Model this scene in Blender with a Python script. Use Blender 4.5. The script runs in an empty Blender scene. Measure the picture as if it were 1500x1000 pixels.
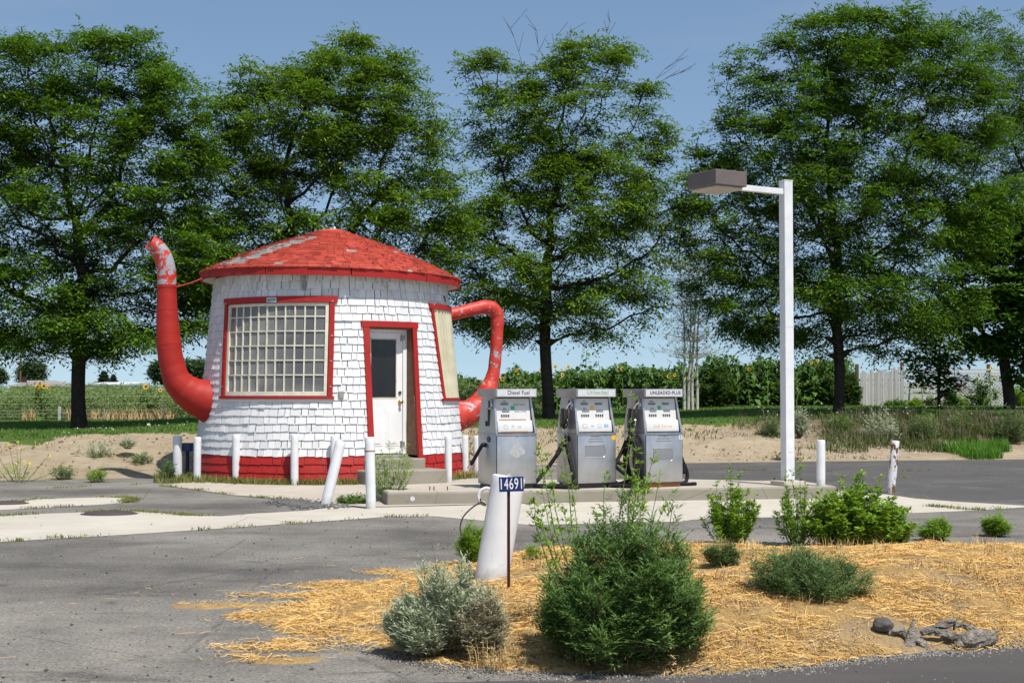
import bpy, bmesh, math, random
import numpy as np
from mathutils import Vector, Matrix, Euler, noise as mnoise
random.seed(7); RNG = np.random.default_rng(11)
SC = bpy.context.scene
COL = SC.collection
PI = math.pi
rad = math.radians
# ------------------------------------------------------------------ camera model (photo 1500x1000)
F = 2083.333; HC = 1.5; TH = math.atan(75.0/F)
def ray(px, py):
    u = (px-750)/F; v = (500-py)/F
    return u, math.cos(TH)-v*math.sin(TH), math.sin(TH)+v*math.cos(TH)
def gp(px, py, z=0.0):
    x, y, w = ray(px, py); t = (z-HC)/w
    return Vector((x*t, y*t, z))
def dp(px, py, Y):
    x, y, w = ray(px, py); t = Y/y
    return Vector((x*t, Y, HC+w*t))
# ------------------------------------------------------------------ object helpers
def tag(o, label=None, cat=None, group=None, kind=None):
    if label: o['label'] = label
    if cat: o['category'] = cat
    if group: o['group'] = group
    if kind: o['kind'] = kind
    return o
def empty(name, loc=(0,0,0), rz=0.0, label=None, cat=None, group=None):
    o = bpy.data.objects.new(name, None); COL.objects.link(o)
    o.location = loc; o.rotation_euler = (0,0,rz); o.empty_display_size = .2
    return tag(o, label, cat, group)
def link(name, me, mats, parent=None, smooth=False):
    o = bpy.data.objects.new(name, me); COL.objects.link(o)
    if not isinstance(mats, (list, tuple)): mats = [mats]
    for m in mats: me.materials.append(m)
    if parent is not None: o.parent = parent
    if smooth: me.shade_smooth()
    return o
def npmesh(name, V, Q, mat, parent=None, smooth=False):
    V = np.ascontiguousarray(V, dtype=np.float32); Q = np.ascontiguousarray(Q, dtype=np.int32)
    me = bpy.data.meshes.new(name)
    me.vertices.add(len(V)); me.vertices.foreach_set('co', V.ravel())
    k = Q.shape[1]
    me.loops.add(Q.size); me.loops.foreach_set('vertex_index', Q.ravel())
    me.polygons.add(len(Q)); me.polygons.foreach_set('loop_start', np.arange(0, Q.size, k, dtype=np.int32))
    me.update(calc_edges=True)
    return link(name, me, mat, parent, smooth)
class MB:
    def __init__(s): s.v = []; s.f = []; s.m = []
    def add(s, vs, fs, m=0):
        b = len(s.v); s.v += [tuple(p) for p in vs]
        s.f += [tuple(b+i for i in f) for f in fs]; s.m += [m]*len(fs); return s
    def box(s, c, d, mat=None, bev=0.0, m=0):
        hx, hy, hz = d[0]/2, d[1]/2, d[2]/2
        b = min(bev, hx*.9, hy*.9, hz*.9)
        if b <= 0:
            vs = [Vector((c[0]+x*hx, c[1]+y*hy, c[2]+z*hz)) for x in (-1,1) for y in (-1,1) for z in (-1,1)]
            fs = [(0,1,3,2),(4,6,7,5),(0,4,5,1),(2,3,7,6),(0,2,6,4),(1,5,7,3)]
        else:
            bm = bmesh.new(); bmesh.ops.create_cube(bm, size=1)
            for v in bm.verts: v.co = Vector((v.co.x*2*hx, v.co.y*2*hy, v.co.z*2*hz))
            bmesh.ops.bevel(bm, geom=bm.edges[:], offset=b, segments=2, profile=.5, affect='EDGES')
            bm.verts.index_update()
            vs = [Vector(c)+v.co for v in bm.verts]; fs = [tuple(v.index for v in f.verts) for f in bm.faces]; bm.free()
        if mat is not None: vs = [mat @ p for p in vs]
        return s.add(vs, fs, m)
    def hexa(s, p, m=0):   # p: 8 points, bottom 0-3 (ccw), top 4-7
        return s.add(p, [(3,2,1,0),(4,5,6,7),(0,1,5,4),(1,2,6,5),(2,3,7,6),(3,0,4,7)], m)
    def tube(s, pts, r, n=10, caps=True, m=0):
        pts = [Vector(p) for p in pts]; N = len(pts)
        rs = r if isinstance(r, (list, tuple)) else [r]*N
        T = [((pts[min(i+1,N-1)]-pts[max(i-1,0)])).normalized() for i in range(N)]
        a = Vector((0,0,1)) if abs(T[0].z) < .9 else Vector((1,0,0))
        u = T[0].cross(a).normalized(); vs = []
        for i in range(N):
            u = (u - T[i]*u.dot(T[i])).normalized(); w = T[i].cross(u)
            for k in range(n):
                t = 2*PI*k/n
                vs.append(pts[i]+u*(math.cos(t)*rs[i])+w*(math.sin(t)*rs[i]))
        fs = [(i*n+k, i*n+(k+1)%n, (i+1)*n+(k+1)%n, (i+1)*n+k) for i in range(N-1) for k in range(n)]
        if caps: fs += [tuple(range(n-1,-1,-1)), tuple((N-1)*n+k for k in range(n))]
        return s.add(vs, fs, m)
    def lathe(s, prof, n=48, c=(0,0,0), m=0, close=False):
        vs = [(c[0]+r*math.cos(2*PI*k/n), c[1]+r*math.sin(2*PI*k/n), c[2]+z) for r, z in prof for k in range(n)]
        fs = [(i*n+k, i*n+(k+1)%n, (i+1)*n+(k+1)%n, (i+1)*n+k) for i in range(len(prof)-1) for k in range(n)]
        return s.add(vs, fs, m)
    def build(s, name, mats, parent=None, smooth=False, label=None):
        me = bpy.data.meshes.new(name); me.from_pydata([tuple(p) for p in s.v], [], s.f)
        if any(s.m): me.polygons.foreach_set('material_index', s.m)
        bm = bmesh.new(); bm.from_mesh(me); bmesh.ops.recalc_face_normals(bm, faces=bm.faces); bm.to_mesh(me); bm.free()
        o = link(name, me, mats, parent)
        if smooth:
            me.shade_smooth()
            me.set_sharp_from_angle(angle=rad(38))
        if label: o['label'] = label
        return o
def spline(pts, n=8):
    P = [Vector(p) for p in pts]; P = [P[0]*2-P[1]]+P+[P[-1]*2-P[-2]]; out = []
    for i in range(1, len(P)-2):
        for k in range(n):
            t = k/n; a, b, c, d = P[i-1], P[i], P[i+1], P[i+2]
            out.append(.5*((2*b)+(c-a)*t+(2*a-5*b+4*c-d)*t*t+(3*b-a-3*c+d)*t**3))
    out.append(P[-2]); return out
def splinef(vals, n=8):
    return [v[0] for v in spline([(x,0,0) for x in vals], n)]
# ------------------------------------------------------------------ materials
class G:
    def __init__(s, name):
        s.m = bpy.data.materials.new(name); s.m.use_nodes = True; s.t = s.m.node_tree; s.t.nodes.clear()
        s.out = s.n('OutputMaterial'); s.tc = s.n('TexCoord'); s.obj = s.tc.outputs['Object']
    def n(s, k, **kw):
        nd = s.t.nodes.new('ShaderNode'+k)
        for a, b in kw.items(): setattr(nd, a, b)
        return nd
    def L(s, a, b): s.t.links.new(a, b)
    def inp(s, sock, v):
        if isinstance(v, bpy.types.NodeSocket): s.L(v, sock)
        else: sock.default_value = v
    def noise(s, scale, detail=5, rough=.6, vec=None, stretch=None, dist=0):
        vec = vec or s.obj
        if stretch:
            mp = s.n('Mapping'); s.L(vec, mp.inputs[0]); mp.inputs['Scale'].default_value = stretch; vec = mp.outputs[0]
        nd = s.n('TexNoise'); s.L(vec, nd.inputs['Vector'])
        nd.inputs['Scale'].default_value = scale; nd.inputs['Detail'].default_value = detail
        nd.inputs['Roughness'].default_value = rough; nd.inputs['Distortion'].default_value = dist
        return nd.outputs['Fac']
    def ramp(s, fac, lo, hi):
        r = s.n('MapRange'); s.L(fac, r.inputs[0]); r.inputs[1].default_value = lo; r.inputs[2].default_value = hi
        return r.outputs[0]
    def mix(s, fac, a, b, mode='MIX'):
        nd = s.n('Mix', data_type='RGBA', blend_type=mode)
        s.inp(nd.inputs[0], fac); s.inp(nd.inputs[6], c4(a)); s.inp(nd.inputs[7], c4(b)); return nd.outputs[2]
    def math(s, op, a, b=0.0):
        nd = s.n('Math', operation=op); s.inp(nd.inputs[0], a); s.inp(nd.inputs[1], b); return nd.outputs[0]
    def island(s): return s.n('NewGeometry').outputs['Random Per Island']
    def objrand(s): return s.n('ObjectInfo').outputs['Random']
    def xyz(s):
        sp = s.n('SeparateXYZ'); s.L(s.obj, sp.inputs[0]); return sp.outputs
    def bsdf(s, col, rough=.6, metal=0.0, spec=.5, bump=None, bd=.01, bs=1.0, alpha=None, trans=None):
        p = s.n('BsdfPrincipled'); s.inp(p.inputs['Base Color'], c4(col)); s.inp(p.inputs['Roughness'], rough)
        s.inp(p.inputs['Metallic'], metal); s.inp(p.inputs['Specular IOR Level'], spec)
        if bump is not None:
            b = s.n('Bump'); b.inputs['Distance'].default_value = bd; b.inputs['Strength'].default_value = bs
            s.L(bump, b.inputs['Height']); s.L(b.outputs[0], p.inputs['Normal'])
        sh = p.outputs[0]
        if trans is not None:
            tr = s.n('BsdfTranslucent'); s.inp(tr.inputs[0], c4(trans[0])); mx = s.n('MixShader')
            mx.inputs[0].default_value = trans[1]; s.L(sh, mx.inputs[1]); s.L(tr.outputs[0], mx.inputs[2]); sh = mx.outputs[0]
        s.L(sh, s.out.inputs[0]); return s.m
def c4(c):
    if isinstance(c, bpy.types.NodeSocket): return c
    return (c[0], c[1], c[2], 1.0) if len(c) == 3 else c
def simple(name, c, rough=.6, metal=0.0, var=.2, vs=6, bump=0.0, bsc=60, spec=.5):
    g = G(name); f = g.ramp(g.noise(vs, 6), .3, .7)
    col = g.mix(f, tuple(x*(1-var) for x in c), tuple(min(1, x*(1+var*.6)) for x in c))
    return g.bsdf(col, rough, metal, spec, g.noise(bsc, 4) if bump else None, bump or .01)
def leafmat(name, a, b, tr, tf=.35, rough=.55, yel=None):
    g = G(name); i = g.island(); col = g.mix(i, a, b)
    f = g.ramp(g.noise(1.3, 3), .38, .62); col = g.mix(g.math('MULTIPLY', f, .7), col, tuple(x*1.25 for x in b))
    if yel: col = g.mix(g.math('GREATER_THAN', i, .965), col, yel)
    return g.bsdf(col, rough, 0, .25, trans=(g.mix(i, tuple(x*.8 for x in tr), tr), tf))
# paint etc.
def m_white_shingle():
    g = G('white_shingle_paint'); i = g.island()
    col = g.mix(i, (.57,.575,.58), (.71,.705,.69))
    st = g.ramp(g.noise(3, 6, .7, stretch=(6,6,.9)), .60, .75)
    col = g.mix(g.math('MULTIPLY', st, .45), col, (.40,.36,.30))
    sp = g.ramp(g.noise(38, 3, .6), .69, .74)
    col = g.mix(g.math('MULTIPLY', sp, .6), col, (.22,.18,.14))
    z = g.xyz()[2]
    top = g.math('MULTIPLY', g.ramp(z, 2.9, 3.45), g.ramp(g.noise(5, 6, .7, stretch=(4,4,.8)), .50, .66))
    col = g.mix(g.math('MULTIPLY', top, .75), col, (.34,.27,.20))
    return g.bsdf(col, .62, 0, .35, g.noise(30, 5, .6, stretch=(5,5,.6)), .006, .6)
def m_red(name, base, chip=.0, fade=None):
    g = G(name); i = g.island()
    col = g.mix(i, tuple(x*.82 for x in base), base)
    col = g.mix(g.ramp(g.noise(4, 6), .35, .7), col, fade or tuple(x*.8 for x in base))
    if chip:
        c = g.ramp(g.noise(7, 8, .68), .66-chip, .675-chip)
        col = g.mix(c, col, g.mix(g.noise(30), (.28,.29,.32), (.5,.51,.54)))
    return g.bsdf(col, .58, 0, .3, g.noise(9, 7, .65), .012, .6)
WHITE_SH = m_white_shingle()
RED_BASE = m_red('red_base_paint', (.38,.017,.013))
RED_TRIM = m_red('red_trim_paint', (.37,.018,.013), chip=-.01)
def m_roof():
    g = G('red_roof_shingle'); i = g.island()
    col = g.mix(i, (.27,.036,.024), (.52,.095,.060))
    col = g.mix(g.ramp(g.noise(3.5, 6), .4, .7), col, (.46,.070,.042))
    sp = g.ramp(g.noise(26, 4, .65), .68, .72); col = g.mix(g.math('MULTIPLY', sp, .8), col, (.50,.42,.36))
    return g.bsdf(col, .75, 0, .25, g.noise(40, 4), .006, .6)
ROOF_RED = m_roof()
ROOF_BARE = simple('weathered_roof_shingle', (.38,.36,.325), .8, 0, .35, 14)
SPOUT_RED = m_red('red_spout_paint', (.42,.022,.013), fade=(.31,.017,.013))
def m_chipped(name, th, zlo=None):
    g = G(name)
    col = g.mix(g.ramp(g.noise(5, 5), .35, .7), (.46,.028,.015), (.50,.055,.035))
    n = g.noise(4.2, 7, .62, dist=.6)
    c = g.ramp(n, th, th+.012)
    n2 = g.ramp(g.noise(16, 6, .6), .63, .65); c = g.math('MAXIMUM', c, n2)
    col = g.mix(c, col, g.mix(g.noise(30), (.22,.23,.25), (.38,.39,.42)))
    return g.bsdf(col, .48, 0, .4, g.noise(15, 5), .008, .5)
HANDLE_RED = m_chipped('chipped_red_handle_paint', .60)
TIP_RED = m_chipped('peeling_red_spout_paint', .50)
CREAM = simple('cream_paint', (.62,.58,.46), .55, 0, .2, 9)
WOOD_BROWN = simple('bare_brown_wood', (.20,.10,.05), .7, 0, .35, 10, .004)
DOOR_WHITE = simple('door_white_paint', (.78,.78,.77), .45, 0, .06, 3)
WOOD_GREY = simple('grey_weathered_wood', (.30,.28,.25), .85, 0, .3, 12, .004)
def m_pane():
    g = G('hazy_window_pane'); i = g.island()
    col = g.mix(i, (.085,.085,.083), (.145,.142,.135))
    h = g.ramp(g.noise(1.0, 4, .6, dist=.8), .42, .68); col = g.mix(h, col, (.25,.245,.225))
    st = g.ramp(g.noise(2.5, 6, .7, stretch=(7,7,.5)), .62, .72); col = g.mix(g.math('MULTIPLY', st, .6), col, (.6,.57,.5))
    return g.bsdf(col, g.mix(i, (.10,.10,.10), (.30,.30,.30)), 0, .5, g.noise(1.8, 3), .05, .35)
PANE = m_pane()
def m_plastic():
    g = G('yellowed_corrugated_plastic')
    col = g.mix(g.ramp(g.noise(2.5, 5), .35, .7), (.50,.45,.30), (.62,.58,.42))
    return g.bsdf(col, .35, 0, .4)
PLASTIC = m_plastic()
DARK_GLASS = simple('dark_screen_glass', (.014,.014,.016), .18, 0, .3, 3)
BRASS = simple('brass', (.55,.38,.14), .3, 1, .15, 9)
def m_concrete(name, a, b, spots=.5):
    g = G(name)
    col = g.mix(g.ramp(g.noise(.8, 8, .65), .3, .7), a, b)
    col = g.mix(g.math('MULTIPLY', g.ramp(g.noise(6, 7, .7), .55, .75), spots), col, tuple(x*.55 for x in a))
    sp = g.ramp(g.noise(95, 3), .64, .7); col = g.mix(g.math('MULTIPLY', sp, .4), col, tuple(x*.5 for x in a))
    cr = g.n('TexVoronoi', feature='DISTANCE_TO_EDGE'); g.L(g.obj, cr.inputs['Vector']); cr.inputs['Scale'].default_value = .33
    ck = g.math('LESS_THAN', cr.outputs['Distance'], .0016); col = g.mix(g.math('MULTIPLY', ck, .6), col, (.12,.11,.09))
    return g.bsdf(col, .85, 0, .25, g.noise(60, 6, .7), .004, .7)
CONCRETE = m_concrete('pale_concrete', (.41,.375,.31), (.51,.47,.395), .25)
CONCRETE_PAD = m_concrete('tan_concrete', (.37,.325,.265), (.46,.41,.34), .3)
CONCRETE_OLD = m_concrete('old_concrete', (.215,.195,.155), (.31,.285,.23), .5)
def m_asphalt():
    g = G('old_asphalt'); x, y, z = g.xyz()
    a = g.mix(g.ramp(g.noise(.38, 8, .64), .37, .62), (.118,.112,.103), (.262,.248,.222))
    # bare worn patch of pale grit near the street, darker sealed surface on the far right
    near = g.math('MULTIPLY', g.ramp(g.math('ADD', y, g.math('MULTIPLY', g.noise(.5, 6), 5.0)), 13.2, 11.2), g.ramp(g.noise(1.6, 6, .7), .33, .62))
    a = g.mix(g.math('MULTIPLY', near, .8), a, (.34,.315,.275))
    far = g.math('MULTIPLY', g.ramp(g.math('ADD', y, g.math('MULTIPLY', x, .8)), 22.0, 25.5), g.ramp(x, .5, 2.5))
    a = g.mix(g.math('MULTIPLY', far, .85), a, g.mix(g.noise(1.2, 5, .6, stretch=(.4,2.5,1)), (.062,.060,.062), (.10,.097,.097)))
    oil = g.ramp(g.noise(1.1, 6, .6, stretch=(.45,1.6,1), dist=.8), .60, .70); a = g.mix(g.math('MULTIPLY', oil, .65), a, (.075,.071,.066))
    sp_ = g.ramp(g.noise(2.6, 4, .55, dist=.4), .66, .70); a = g.mix(g.math('MULTIPLY', sp_, .55), a, (.06,.056,.052))
    patch = g.ramp(g.noise(.9, 7, .65, stretch=(.7,1.3,1)), .56, .68); a = g.mix(g.math('MULTIPLY', patch, .4), a, (.25,.24,.225))
    sp = g.noise(230, 3, .7); a = g.mix(.75, a, g.mix(g.ramp(sp, .3, .7), (.15,.15,.15), (.85,.84,.82)), 'OVERLAY')
    a = g.mix(.85, a, g.mix(g.ramp(g.noise(42, 6, .8), .36, .64), (.18,.18,.18), (.82,.81,.79)), 'OVERLAY')
    tar = g.ramp(g.noise(9, 5, .7), .60, .68); a = g.mix(g.math('MULTIPLY', tar, .45), a, (.055,.052,.048))
    sp2 = g.ramp(g.noise(60, 3), .66, .71); a = g.mix(g.math('MULTIPLY', sp2, .5), a, (.38,.36,.33))
    ck = g.n('TexVoronoi', feature='DISTANCE_TO_EDGE'); g.L(g.obj, ck.inputs['Vector']); ck.inputs['Scale'].default_value = .55
    wob = g.math('ADD', ck.outputs['Distance'], g.math('MULTIPLY', g.noise(5, 4), .03)); c = g.ramp(wob, .022, .0135)
    a = g.mix(g.math('MULTIPLY', c, .4), a, (.04,.038,.035))
    return g.bsdf(a, .88, 0, .25, g.noise(70, 8, .8), .016, 1.0)
ASPHALT = m_asphalt()
def m_road():
    g = G('street_asphalt')
    a = g.mix(g.ramp(g.noise(.7, 6, .6, stretch=(.5,1.5,1)), .3, .7), (.064,.057,.053), (.096,.086,.080))
    a = g.mix(.6, a, g.mix(g.ramp(g.noise(260, 3, .7), .3, .7), (.12,.12,.12), (.9,.9,.9)), 'OVERLAY')
    sp = g.ramp(g.noise(55, 3), .70, .74); a = g.mix(g.math('MULTIPLY', sp, .4), a, (.3,.28,.25))
    return g.bsdf(a, .82, 0, .3, g.noise(140, 5, .75), .007, .9)
ROAD = m_road()
def m_ground():
    g = G('sandy_bank_soil'); x, y, z = g.xyz()
    a = g.mix(g.ramp(g.noise(1.1, 8, .66), .3, .7), (.41,.325,.215), (.55,.455,.32))
    a = g.mix(g.math('MULTIPLY', g.ramp(g.noise(3.5, 7, .7), .52, .68), .5), a, (.30,.21,.115))
    a = g.mix(g.math('MULTIPLY', g.ramp(g.noise(14, 5, .7), .58, .70), .45), a, (.55,.47,.35))
    a = g.mix(g.math('MULTIPLY', g.ramp(g.noise(5, 8, .75, stretch=(.5,1.4,1)), .56, .66), .55), a, (.17,.115,.06))
    # darker rooty soil under the overgrown stretch on the right
    r = g.math('MULTIPLY', g.ramp(g.math('ADD', x, g.math('MULTIPLY', g.noise(.6, 5), 6.0)), 8.2, 11.2), g.ramp(z, .12, .5))
    a = g.mix(g.math('MULTIPLY', r, .85), a, (.095,.075,.045))
    f = g.ramp(y, 40, 46); a = g.mix(f, a, (.10,.12,.05))
    return g.bsdf(a, .95, 0, .15, g.noise(6, 10, .78), .12, 1.0)
GROUND = m_ground()
def m_mound():
    g = G('straw_covered_soil'); x, y, z = g.xyz()
    a = g.mix(g.ramp(g.noise(2.2, 8, .68), .3, .7), (.47,.295,.11), (.62,.41,.165))
    fib = g.noise(36, 4, .7, stretch=(1,.25,1), dist=1.5); a = g.mix(g.ramp(fib, .35, .65), g.mix(.5, a, (.24,.16,.07)), a)
    bare = g.ramp(g.noise(1.5, 8, .7), .50, .60); a = g.mix(g.math('MULTIPLY', bare, .6), a, (.30,.25,.185))
    a = g.mix(g.math('MULTIPLY', g.ramp(g.noise(7, 6, .75), .57, .70), .5), a, (.22,.145,.065))
    return g.bsdf(a, .95, 0, .15, g.math('ADD', g.noise(45, 6, .75), fib), .022, 1.0)
MOUND = m_mound()
LAWN = simple('lawn_soil_green', (.075,.125,.028), .95, 0, .35, 1.5, .02, 50, .1)
def m_straw(name, a, b):
    g = G(name); return g.bsdf(g.mix(g.island(), a, b), .75, 0, .25)
STRAW = m_straw('straw', (.52,.30,.085), (.80,.53,.20))
DRYGRASS = m_straw('dry_grass', (.36,.24,.10), (.60,.45,.22))
GRASS = leafmat('grass_blade', (.055,.12,.018), (.11,.20,.035), (.18,.30,.03), .3)
TUFT = leafmat('crack_weed_leaf', (.10,.13,.03), (.22,.22,.07), (.2,.26,.05), .3)
LOCUST = leafmat('locust_leaf', (.030,.075,.008), (.098,.185,.016), (.13,.27,.010), .28, yel=(.22,.26,.03))
LOCUST_L = leafmat('bright_locust_leaf', (.038,.086,.008), (.125,.215,.018), (.17,.31,.012), .30, yel=(.28,.30,.04))
MAPLE = leafmat('broad_leaf', (.032,.085,.012), (.075,.16,.02), (.11,.22,.02), .32)
POPLAR = leafmat('pale_birch_leaf', (.12,.16,.07), (.22,.26,.14), (.2,.28,.1), .3)
SUNLEAF = leafmat('sunflower_leaf', (.05,.12,.022), (.11,.21,.04), (.16,.30,.03), .35)
HEDGE = leafmat('hedge_leaf', (.035,.085,.022), (.085,.16,.035), (.12,.22,.03), .3)
FIELD = leafmat('field_crop_leaf', (.085,.135,.040), (.19,.25,.085), (.19,.28,.06), .32)
FARTREE = leafmat('far_tree_leaf', (.045,.085,.04), (.09,.14,.06), (.1,.16,.05), .25)
CONIFER = leafmat('conifer_needle', (.018,.042,.022), (.035,.07,.035), (.04,.08,.03), .15)
KOCHIA = leafmat('dark_bush_leaf', (.065,.135,.032), (.145,.235,.068), (.16,.28,.04), .3)
SAGE = leafmat('sage_leaf', (.29,.335,.205), (.45,.49,.33), (.26,.31,.17), .2, .7)
WEED = leafmat('bright_weed_leaf', (.115,.215,.020), (.215,.350,.040), (.30,.46,.03), .36)
FEATHER = leafmat('blue_green_weed_leaf', (.06,.12,.035), (.12,.19,.065), (.14,.22,.05), .25)
BARK = simple('dark_bark', (.045,.036,.030), .9, 0, .4, 8, .03, 14, .15)
STEM = simple('weed_stem', (.20,.13,.06), .8, 0, .3, 20)
REDSTEM = simple('red_brown_stem', (.16,.06,.04), .8, 0, .3, 20)
GSTEM = simple('green_stem', (.13,.20,.05), .7, 0, .3, 20)
BIRCH = simple('pale_birch_bark', (.48,.46,.41), .8, 0, .3, 9)
PETAL = simple('sunflower_petal', (.80,.50,.02), .6, 0, .15, 30)
DISC = simple('sunflower_disc', (.09,.045,.015), .9, 0, .3, 60)
def m_bollard(name, rust, th):
    g = G(name)
    col = g.mix(g.ramp(g.noise(4, 5), .3, .7), (.60,.61,.63), (.72,.72,.71))
    n = g.noise(5, 8, .66, stretch=(2.2,2.2,1.0)); r = g.ramp(n, th, th+.012)
    halo = g.ramp(n, th-.05, th); col = g.mix(g.math('MULTIPLY', halo, .35), col, (.55,.42,.25))
    col = g.mix(r, col, g.mix(g.noise(40), (.07,.025,.012), (.20,.085,.04)))
    zz = g.xyz()[2]; gr = g.math('MULTIPLY', g.ramp(g.math('ADD', zz, g.math('MULTIPLY', g.noise(14, 6, .7), .22)), .22, .08), .65); col = g.mix(gr, col, (.20,.16,.115))
    st = g.ramp(g.noise(5, 6, .7, stretch=(6,6,.5)), .60, .74); col = g.mix(g.math('MULTIPLY', st, .30), col, (.38,.35,.31))
    return g.bsdf(col, .5, 0, .4, r, .003, -.4)
BOLLARD = m_bollard('white_post_paint', 1, .70)
BOLLARD_RUST = m_bollard('rusted_white_post_paint', 1, .525)
LAMP_WHITE = m_bollard('lamp_post_white_paint', 1, .735)
BRONZE = simple('bronze_lamp_paint', (.135,.108,.098), .55, 0, .12, 4)
LENS = simple('lamp_lens', (.50,.43,.36), .3, 0, .1, 4)
def m_steel(name, a, b, r0, r1):
    g = G(name)
    n = g.ramp(g.noise(2.0, 6, .6), .3, .7); col = g.mix(n, a, b)
    st = g.ramp(g.noise(3.5, 6, .7, stretch=(5,5,.8)), .58, .74); col = g.mix(g.math('MULTIPLY', st, .35), col, (.30,.27,.24))
    br = g.noise(6, 3, .6, stretch=(1,1,60)); rr = g.n('MapRange'); g.L(n, rr.inputs[0]); rr.inputs[3].default_value = r0; rr.inputs[4].default_value = r1
    return g.bsdf(col, rr.outputs[0], .85, .5, br, .0006, .35)
STEEL = m_steel('brushed_steel', (.38,.38,.385), (.57,.57,.57), .30, .50)
STEEL_CAP = m_steel('dull_steel_trim', (.32,.32,.33), (.52,.52,.52), .26, .45)
def m_dialface():
    g = G('white_dial_panel')
    col = g.mix(g.ramp(g.noise(6, 6), .35, .7), (.56,.55,.53), (.63,.63,.62))
    return g.bsdf(col, .25, 0, .5)
DIAL = m_dialface()
CAPSIGN = simple('cap_sign_white', (.56,.55,.58), .4, 0, .12, 8)
BLACK = simple('black_rubber', (.010,.010,.011), .62, 0, .3, 20, spec=.2)
BLACKPL = simple('black_plastic', (.02,.02,.02), .4, 0, .2, 10)
INK = simple('dark_ink', (.04,.04,.045), .6, 0, .1, 10)
INK_FADED = simple('faded_ink', (.20,.21,.22), .6, 0, .3, 30)
GREEN_STICK = simple('green_sticker', (.02,.42,.16), .4, 0, .1, 20)
GREEN_FADE = simple('faded_green_lettering', (.25,.46,.25), .6, 0, .5, 35)
ORANGE_FADE = simple('faded_orange_lettering', (.62,.34,.12), .6, 0, .3, 25)
YELLOW_ST = simple('yellow_sticker', (.78,.42,.02), .45, 0, .1, 20)
BLUE_ST = simple('pale_blue_sticker', (.25,.42,.60), .45, 0, .3, 40)
GREY_ST = simple('pale_grey_sticker', (.33,.35,.36), .5, 0, .25, 30)
RUST = simple('rust_stain', (.32,.14,.06), .85, 0, .4, 30)
DULL = m_steel('scuffed_steel_mark', (.25,.255,.265), (.36,.365,.375), .5, .7)
PALEMARK = simple('pale_adhesive_mark', (.36,.365,.37), .7, 0, .25, 25)
CHROME = simple('chrome', (.6,.6,.6), .22, 1, .1, 8)
NUMBLUE = simple('number_plate_blue', (.008,.022,.13), .4, 0, .1, 10)
NUMWHITE = simple('number_plate_white', (.80,.80,.78), .45, 0, .05, 10)
BROWNPOST = simple('brown_post_paint', (.075,.018,.014), .65, 0, .35, 20)
BLUEBOX = simple('blue_box_paint', (.012,.022,.10), .4, 0, .15, 6)
ROCK = simple('dark_rock', (.085,.075,.070), .85, 0, .35, 12, .01, 40)
DRIFT = simple('grey_driftwood', (.27,.24,.20), .92, 0, .6, 22, .03, 45, .1)
IRON = simple('rusty_iron', (.075,.055,.055), .8, .2, .3, 20)
def m_fence():
    g = G('weathered_white_board'); i = g.island(); col = g.mix(i, (.38,.37,.37), (.60,.59,.58))
    st = g.ramp(g.noise(4, 6, .7, stretch=(9,9,.7)), .5, .68); col = g.mix(g.math('MULTIPLY', st, .6), col, (.22,.20,.19))
    return g.bsdf(col, .85, 0, .2)
FENCEW = m_fence()
POSTBROWN = simple('brown_fence_post', (.13,.07,.04), .85, 0, .3, 12)
ROOFGREY = simple('far_roof_grey', (.26,.23,.22), .9, 0, .15, 3)
WALLFAR = simple('far_white_wall', (.62,.63,.66), .8, 0, .05, 2)
GALV = simple('galvanised_wire', (.42,.43,.44), .5, .5, .1, 10)
FLOWER_O = simple('orange_flower', (.75,.20,.04), .6, 0, .2, 20)
FLOWER_Y = simple('yellow_weed_flower', (.75,.62,.04), .6, 0, .2, 20)
FLOWER_W = simple('white_clover_flower', (.8,.8,.78), .6, 0, .1, 20)
BACKBOARD = simple('dark_interior', (.02,.02,.02), .9)
# ------------------------------------------------------------------ terrain
BX = [-60,-20,-8.8,-6.2,-4.2,0.7,6.7,11.5,60]; BY = [14,21.5,24.4,25.3,28.4,29.7,31.2,32.2,38]
TX = [-60,-20,-9.6,-6.6,-4.0,4.2,8.0,12,60]; TY = [20,27,29,30.2,33,35,37,38,44]
ZX = [-60,-10,-7,4.2,8.0,14,60]; ZT = [.45,.52,.66,.67,.83,.85,.85]
def fbm(x, y, s, o=4):
    return mnoise.fractal(Vector((x*s, y*s, 3.7)), 1.0, 2.0, o)
def zground(x, y):
    b = np.interp(x, BX, BY); t = np.interp(x, TX, TY); zt = np.interp(x, ZX, ZT)
    k = (y-b)/(t-b)
    z = np.where(k < 0, np.maximum(-.12, k*.5), np.where(k < 1, zt*(.45*k+.55*(k*k*(3-2*k))), zt+.16*(1-np.exp(-np.maximum(0, y-t)/4.5))))
    return z
def tval(x, y):
    b = np.interp(x, BX, BY); t = np.interp(x, TX, TY); return (y-b)/(t-b)
def grid(name, xs, ys, zf, mat, smooth=True):
    X, Y = np.meshgrid(xs, ys); Z = zf(X, Y)
    V = np.stack([X, Y, Z], -1).reshape(-1, 3); nx, ny = len(xs), len(ys)
    i = np.arange(ny-1)[:, None]*nx+np.arange(nx-1)[None, :]
    Q = np.stack([i, i+1, i+nx+1, i+nx], -1).reshape(-1, 4)
    return npmesh(name, V, Q, mat, None, smooth)
def vfbm(X, Y, s, o=4):
    return np.array([fbm(a, b, s, o) for a, b in zip(X.ravel(), Y.ravel())]).reshape(X.shape)
def z_base(X, Y):
    z = zground(X, Y); m = (np.abs(X) < 17) & (Y > 22) & (Y < 41); n = np.zeros_like(X)
    n[m] = [fbm(a, b, 1.1, 5)*.075+fbm(a, b, 5.0, 3)*.022 for a, b in zip(X[m], Y[m])]
    k = tval(X, Y); return z+n*np.clip(k*3, 0, 1)*np.clip((1.35-k)*3, .15, 1)
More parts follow.
